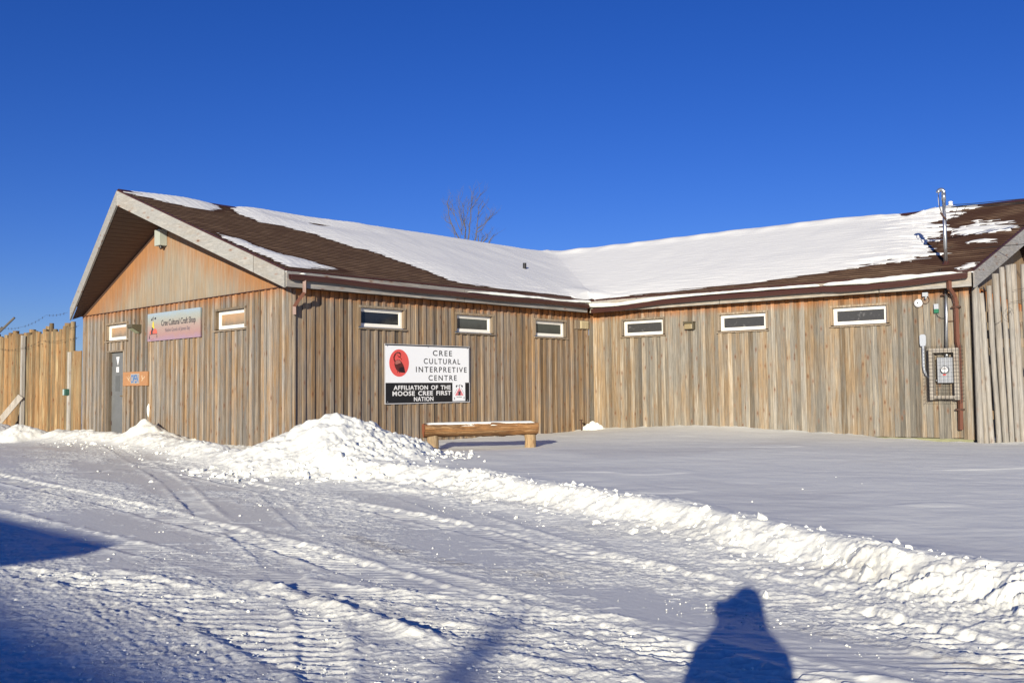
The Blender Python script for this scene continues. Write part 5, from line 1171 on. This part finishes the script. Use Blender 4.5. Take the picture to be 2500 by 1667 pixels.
for z, a, b in ((2.9, .70, 1.1), (3.15, .78, 1.25), (2.45, .36, .52), (2.65, .62, .72)): mb.tube([(a, -.06, z), ((a + b) / 2, -.075, z + .03), (b, -.06, z + .09)], .0035, 5)
mb.tube([(.66 + .09 * math.cos(q / 8 * 6.28), -.07, 2.66 + .13 * math.sin(q / 8 * 6.28)) for q in range(7)], .003, 5); mb.build('binding_wire', M['wiregrey'], t)
mb = MB()
for k in range(12):
    z = 1.98 - k * .033; a = k % 2; c = (1.075, -.11 + 0, z)
    mb.tube([(c[0] + (.016 * math.cos(q / 8 * 6.2832) if a else 0), c[1] + (0 if a else .016 * math.cos(q / 8 * 6.2832)), z + .026 * math.sin(q / 8 * 6.2832)) for q in range(9)], .005, 5, caps=False)
mb.build('chain', M['rust'], t)

# ------------------------------------------------------------------ bare tree beyond the roof
TD = 50.0
def tree():
    t = tag(empty('bare_tree', (-1.9, TD, .35)), 'leafless pale-barked tree showing above the snowy roof', 'tree')
    S = [[(575, 1290), (560, 1230), (460, 1050), (370, 840), (335, 700), (335, 560), (310, 430)], [(640, 1180), (540, 950), (460, 720), (410, 480)], [(660, 1300), (690, 1000), (655, 800), (650, 650), (625, 430)], [(690, 900), (760, 700), (765, 560), (790, 440)],
         [(745, 1310), (780, 1100), (780, 950), (820, 800), (810, 620), (840, 480), (830, 340), (870, 220)], [(820, 650), (900, 520), (1000, 370), (1030, 290)], [(840, 1325), (905, 1170), (930, 1000), (945, 800), (965, 600), (970, 480)], [(905, 1170), (1060, 1050), (1160, 900), (1220, 830), (1320, 670)],
         [(940, 1000), (1060, 940), (1150, 830), (1230, 720), (1250, 560)], [(965, 720), (1030, 640), (1065, 550)], [(640, 1000), (590, 760), (570, 600), (570, 330)], [(990, 1330), (1040, 1230), (1080, 1130)], [(1050, 1355), (1150, 1250), (1170, 1160)], [(1180, 1390), (1240, 1270), (1290, 1200)], [(480, 1240), (460, 1100)], [(370, 860), (270, 810), (200, 700)], [(700, 1040), (600, 700), (580, 480)], [(460, 720), (380, 600), (330, 480)], [(600, 1080), (620, 900)], [(975, 1330), (970, 1150)]]
    rg = random.Random(11)
    def W(px, py, dep=0.0):
        sx = 1060 + px / 8.711; sy = 440 + py / 8.711
        # direction through that point of the sky at this tree's distance
        X_ = (sx - 1251) / 2228.6 * TD; Z_ = CAMZ + (948.3 - sy) / 2228.6 * TD * 1.0 - 0.0103 * X_
        return Vector((X_ + 1.9, dep, Z_ - .35))
    trunk = MB(); bottoms = []
    split = Vector((.25, 0, 5.2))
    trunk.tube([(0.1, 0, -.3), (.15, 0, 2.0), (.2, 0, 4.0), split], [.20, .16, .13, .11], 8)
    trunk.build('trunk', M['bark'], t)
    br = MB(); tw = MB()
    def twig(p, d, L, r, lvl):
        n = 4; q = [p]; dd = d.copy()
        for k in range(n): dd = (dd + Vector((rg.gauss(0, .12), rg.gauss(0, .12), rg.gauss(.05, .08)))).normalized(); q.append(q[-1] + dd * L / n)
        tw.tube(q, [r * (1 - .8 * k / n) for k in range(n + 1)], 3, caps=False)
        if lvl > 0:
            for k in range(1, n + 1):
                if rg.random() < .85:
                    a = rg.uniform(-.9, .9); nd = (dd + Vector((math.sin(a), rg.gauss(0, .3), .1))).normalized(); twig(q[k], nd, L * rg.uniform(.35, .6), r * .6, lvl - 1)
    for si, s in enumerate(S):
        dep = rg.uniform(-.7, .7); pts = [W(a, b, dep) for a, b in s]; main = s[0][1] > 1250
        rs = [(.036 if main else .022) * (1 - .72 * k / (len(pts) - 1)) for k in range(len(pts))]
        if main:
            b0_ = pts[0]; br.tube([split, split.lerp(b0_, .5) + Vector((0, 0, .1)), b0_], [.07, .05, rs[0]], 5, caps=False)
        br.tube(pts, rs, 5, caps=False)
        for k in range(1, len(pts)):
            for _ in range(3):
                u = rg.random(); p = pts[k - 1].lerp(pts[k], u); d = (pts[k] - pts[k - 1]).normalized(); a = rg.choice((-1, 1)) * rg.uniform(.4, .9)
                nd = (d + Vector((math.sin(a), rg.gauss(0, .4), .15))).normalized(); twig(p, nd, rg.uniform(.3, .75), .008, 1)
    br.build('limbs', M['bark'], t); tw.build('twigs', M['bark'], t)
tree()

# ------------------------------------------------------------------ behind the viewer: what casts the shadows on the road
def back_house(P, zt, dirlen, label):
    """simple hall whose eave corner throws its shadow at ground point P"""
    k = (zt - 0.08) / math.tan(SUN_EL); cx = P[0] - math.sin(SUN_AZ) * k; cy = P[1] - math.cos(SUN_AZ) * k
    t = tag(empty('neighbour_building', (cx, cy, 0), R(137.5)), label, 'building')
    return t
t = back_house((-3.9, 9.16), 3.1, 12, 'plain brown hall standing behind the viewer on the left')
# local +x runs away up-left (135 deg), local +y runs down-left
mb = MB(); mb.box(.45, 12.5, .45, 9.5, 0, 2.85, (.4, .4, .2)); mb.build('wall', M['siding'], t)
mb = MB(); mb.box(0, 13, 0, 10, 2.95, 3.1); mb.build('roof', M['brown'], t, bevel=.01)
mb = MB(); mb.prism([(2.2, 0.05), (3.2, 0.05), (3.2, 2.1), (2.2, 2.1)], .41, .45); mb.build('door', M['door'], t)
for x_ in (5, 8, 11): mb = MB(); mb.box(x_ - .6, x_ + .6, .41, .46, 1.1, 2.0); w_ = mb.build('window', M['vinyl'], t); mb = MB(); mb.box(x_ - .52, x_ + .52, .40, .405, 1.18, 1.92); mb.build('pane', M['pane_dark'], w_)
zt = 8.0; k = zt / math.tan(SUN_EL); q = (.65, 3.1)  # unseen hall added as caster, its height set for a soft shadow edge
t = tag(empty('far_shadow_hall', (q[0] - math.sin(SUN_AZ) * k, q[1] - math.cos(SUN_AZ) * k, 0), R(137.5)), 'added long plain hall farther behind the viewer, casting the soft road shadow', 'building')
mb = MB(); mb.box(.2, 18, .3, 12, 0, 7.8, (.4, .4, .2)); mb.build('wall', M['siding'], t); mb = MB(); mb.box(0, 18.2, 0, 12.3, 7.82, 8.0); mb.build('roof', M['brown'], t)
for x_ in (3, 7, 11, 15): mb = MB(); mb.box(x_ - .7, x_ + .7, .24, .30, 1.2, 2.6); w_ = mb.build('window', M['vinyl'], t); mb = MB(); mb.box(x_ - .6, x_ + .6, .23, .235, 1.3, 2.5); mb.build('pane', M['pane_dark'], w_)
zt = 7.5; k = zt / math.tan(SUN_EL); q = (.0, 6.45)
t = tag(empty('utility_pole', (q[0] - math.sin(SUN_AZ) * k, q[1] - math.cos(SUN_AZ) * k, 0)), 'wooden utility pole far behind the viewer', 'utility pole')
mb = MB(); mb.tube([(0, 0, -.5), (0, 0, 7.5)], [.15, .10], 12, tone=(.3, .3, .3)); mb.build('pole', M['pole'], t)
mb = MB(); mb.box(-.11, .11, -.3, -.1, 6.0, 6.7); mb.build('transformer', M['meterbox'], t, bevel=.02)

# ------------------------------------------------------------------ the photographer
def skinned(name, chain, mat, parent, sub=2):
    """chain: list of (point, radius, parent index or None)"""
    me = bpy.data.meshes.new(name); me.from_pydata([c[0] for c in chain], [(c[2], i) for i, c in enumerate(chain) if c[2] is not None], []); me.update()
    o = bpy.data.objects.new(name, me); C.objects.link(o); o.parent = parent
    md = o.modifiers.new('skin', 'SKIN'); md.use_smooth_shade = True
    for i, c in enumerate(chain):
        r = c[1] if isinstance(c[1], tuple) else (c[1], c[1]); me.skin_vertices[0].data[i].radius = r; me.skin_vertices[0].data[i].use_root = (i == 0)
    s = o.modifiers.new('sub', 'SUBSURF'); s.levels = sub; s.render_levels = sub
    me.materials.append(mat); return o
ph = tag(empty('person', (0.05, -.33, 0.05)), 'person in a dark hooded parka holding a camera up to the face', 'person')
# body (local origin between the feet; facing +y; nothing reaches in front of y = +0.30)
body = [((0, 0, .95), .13, None), ((0, 0, 1.15), .13, 0), ((0, .0, 1.33), .14, 1), ((0, 0.01, 1.44), .06, 2), ((0, .03, 1.53), (.075, .085), 3), ((0, .04, 1.62), (.075, .095), 4), ((0, .03, 1.68), (.045, .055), 5),
        ((.17, 0, 1.36), .05, 2), ((.205, .05, 1.13), .040, 7), ((.13, .17, 1.42), .032, 8), ((.085, .20, 1.48), .03, 9),
        ((-.17, 0, 1.36), .05, 2), ((-.205, .05, 1.13), .040, 11), ((-.13, .17, 1.42), .032, 12), ((-.085, .20, 1.48), .03, 13),
        ((.10, 0, .86), .09, 0), ((.12, .01, .48), .062, 15), ((.13, -.01, .09), .045, 16), ((.13, .12, .05), .04, 17),
        ((-.10, 0, .86), .09, 0), ((-.12, .01, .48), .062, 19), ((-.13, -.01, .09), .045, 20), ((-.13, .12, .05), .04, 21)]
bo = skinned('body', body, M['skin'], ph)
parka = [((-.04, 0, .70), (.25, .19), None), ((-.045, 0, .95), (.25, .18), 0), ((-.05, 0, 1.13), (.255, .17), 1), ((-.03, 0, 1.27), (.24, .15), 2), ((0, -.01, 1.42), (.13, .12), 3),
         ((.18, 0, 1.27), .105, 3), ((.19, .05, 1.08), .07, 5), ((.19, .13, 1.27), .06, 6), ((.14, .165, 1.405), .05, 7),
         ((-.255, 0, 1.27), .11, 3), ((-.29, .05, 1.08), .08, 9), ((-.19, .13, 1.27), .06, 10), ((-.14, .165, 1.405), .05, 11)]
skinned('parka', parka, M['cloth'], ph)
hood = [((-0.01, -.03, 1.36), (.24, .15), None), ((0.0, -.045, 1.48), (.155, .13), 0), ((0.01, -.045, 1.60), (.155, .13), 1), ((0.05, -.045, 1.68), (.10, .10), 2), ((0.06, -.04, 1.745), (.06, .06), 3)]
skinned('hood', hood, M['fur'], ph)
tr_ = [((0, 0, .88), (.17, .14), None), ((.11, 0, .75), .115, 0), ((.12, .01, .48), .09, 1), ((.13, -.01, .16), .08, 2), ((-.11, 0, .75), .115, 0), ((-.12, .01, .48), .09, 4), ((-.13, -.01, .16), .08, 5)]
skinned('trousers', tr_, M['trousers'], ph)
for s in (1, -1): skinned('boot', [((s * .13, -.04, .16), .075, None), ((s * .13, -.03, .06), .06, 0), ((s * .13, .10, .05), .055, 1), ((s * .13, .19, .04), .045, 2)], M['black'], ph)
# hands: palm and five fingers round the camera body
for s in (1, -1): skinned('hand_shadow_fill', [((s * .10, .15, 1.44), .045, None), ((s * .105, .18, 1.50), .040, 0), ((s * .10, .17, 1.57), .03, 1)], M['cloth'], ph, 1)  # added shapes that close the gap between grip and hood in the shadow
for s in (1, -1):
    hb = [((s * .105, .185, 1.47), .022, None), ((s * .09, .205, 1.51), .024, 0), ((s * .085, .21, 1.545), .022, 1)]
    skinned('hand', hb, M['skin'], ph, 1)
    for k in range(4): z = 1.50 + .019 * k; skinned('finger', [((s * .09, .215, z), .009, None), ((s * .082, .245, z + .004), .009, 0), ((s * .062, .262, z + .006), .008, 1), ((s * (.045 + .004 * k), .262, z + .005), .007, 2)], M['skin'], ph, 1)
    skinned('finger', [((s * .095, .20, 1.50), .011, None), ((s * .07, .185, 1.515), .010, 0), ((s * .045, .182, 1.525), .009, 1)], M['skin'], ph, 1)
# face details
mb = MB()
for s in (1, -1): mb.tube([(s * .033, .118, 1.625), (s * .033, .128, 1.625)], [.014, .008], 10)
mb.build('eye', M['white'], ph); mb = MB(); mb.tube([(0, .12, 1.625), (0, .15, 1.585), (0, .125, 1.575)], [.009, .015, .010], 8); mb.build('nose', M['skin'], ph, smooth=True); mb = MB(); mb.tube([(-.025, .118, 1.545), (0, .126, 1.543), (.025, .118, 1.545)], [.003, .006, .003], 8); mb.build('mouth', M['red'], ph)
# the hand-held camera (the view is taken from just in front of its lens)
t = tag(empty('handheld_camera', (0.03, -.33 + .22, CAMZ - .05)), 'black hand-held camera held up by the photographer', 'camera'); t.location.x = 0.02
mb = MB(); mb.box(-.115, .075, -.03, .03, -.005, .10); mb.box(-.115, -.07, -.03, .06, -.02, .075); mb.box(-.03, .03, -.03, .025, .10, .13); mb.build('body', M['black'], t, bevel=.008)
mb = MB(); mb.tube([(-.02, .03, .05), (-.02, .075, .05)], .034, 20); mb.build('lens', M['black'], t, smooth=True)

print('objects', len(bpy.data.objects))
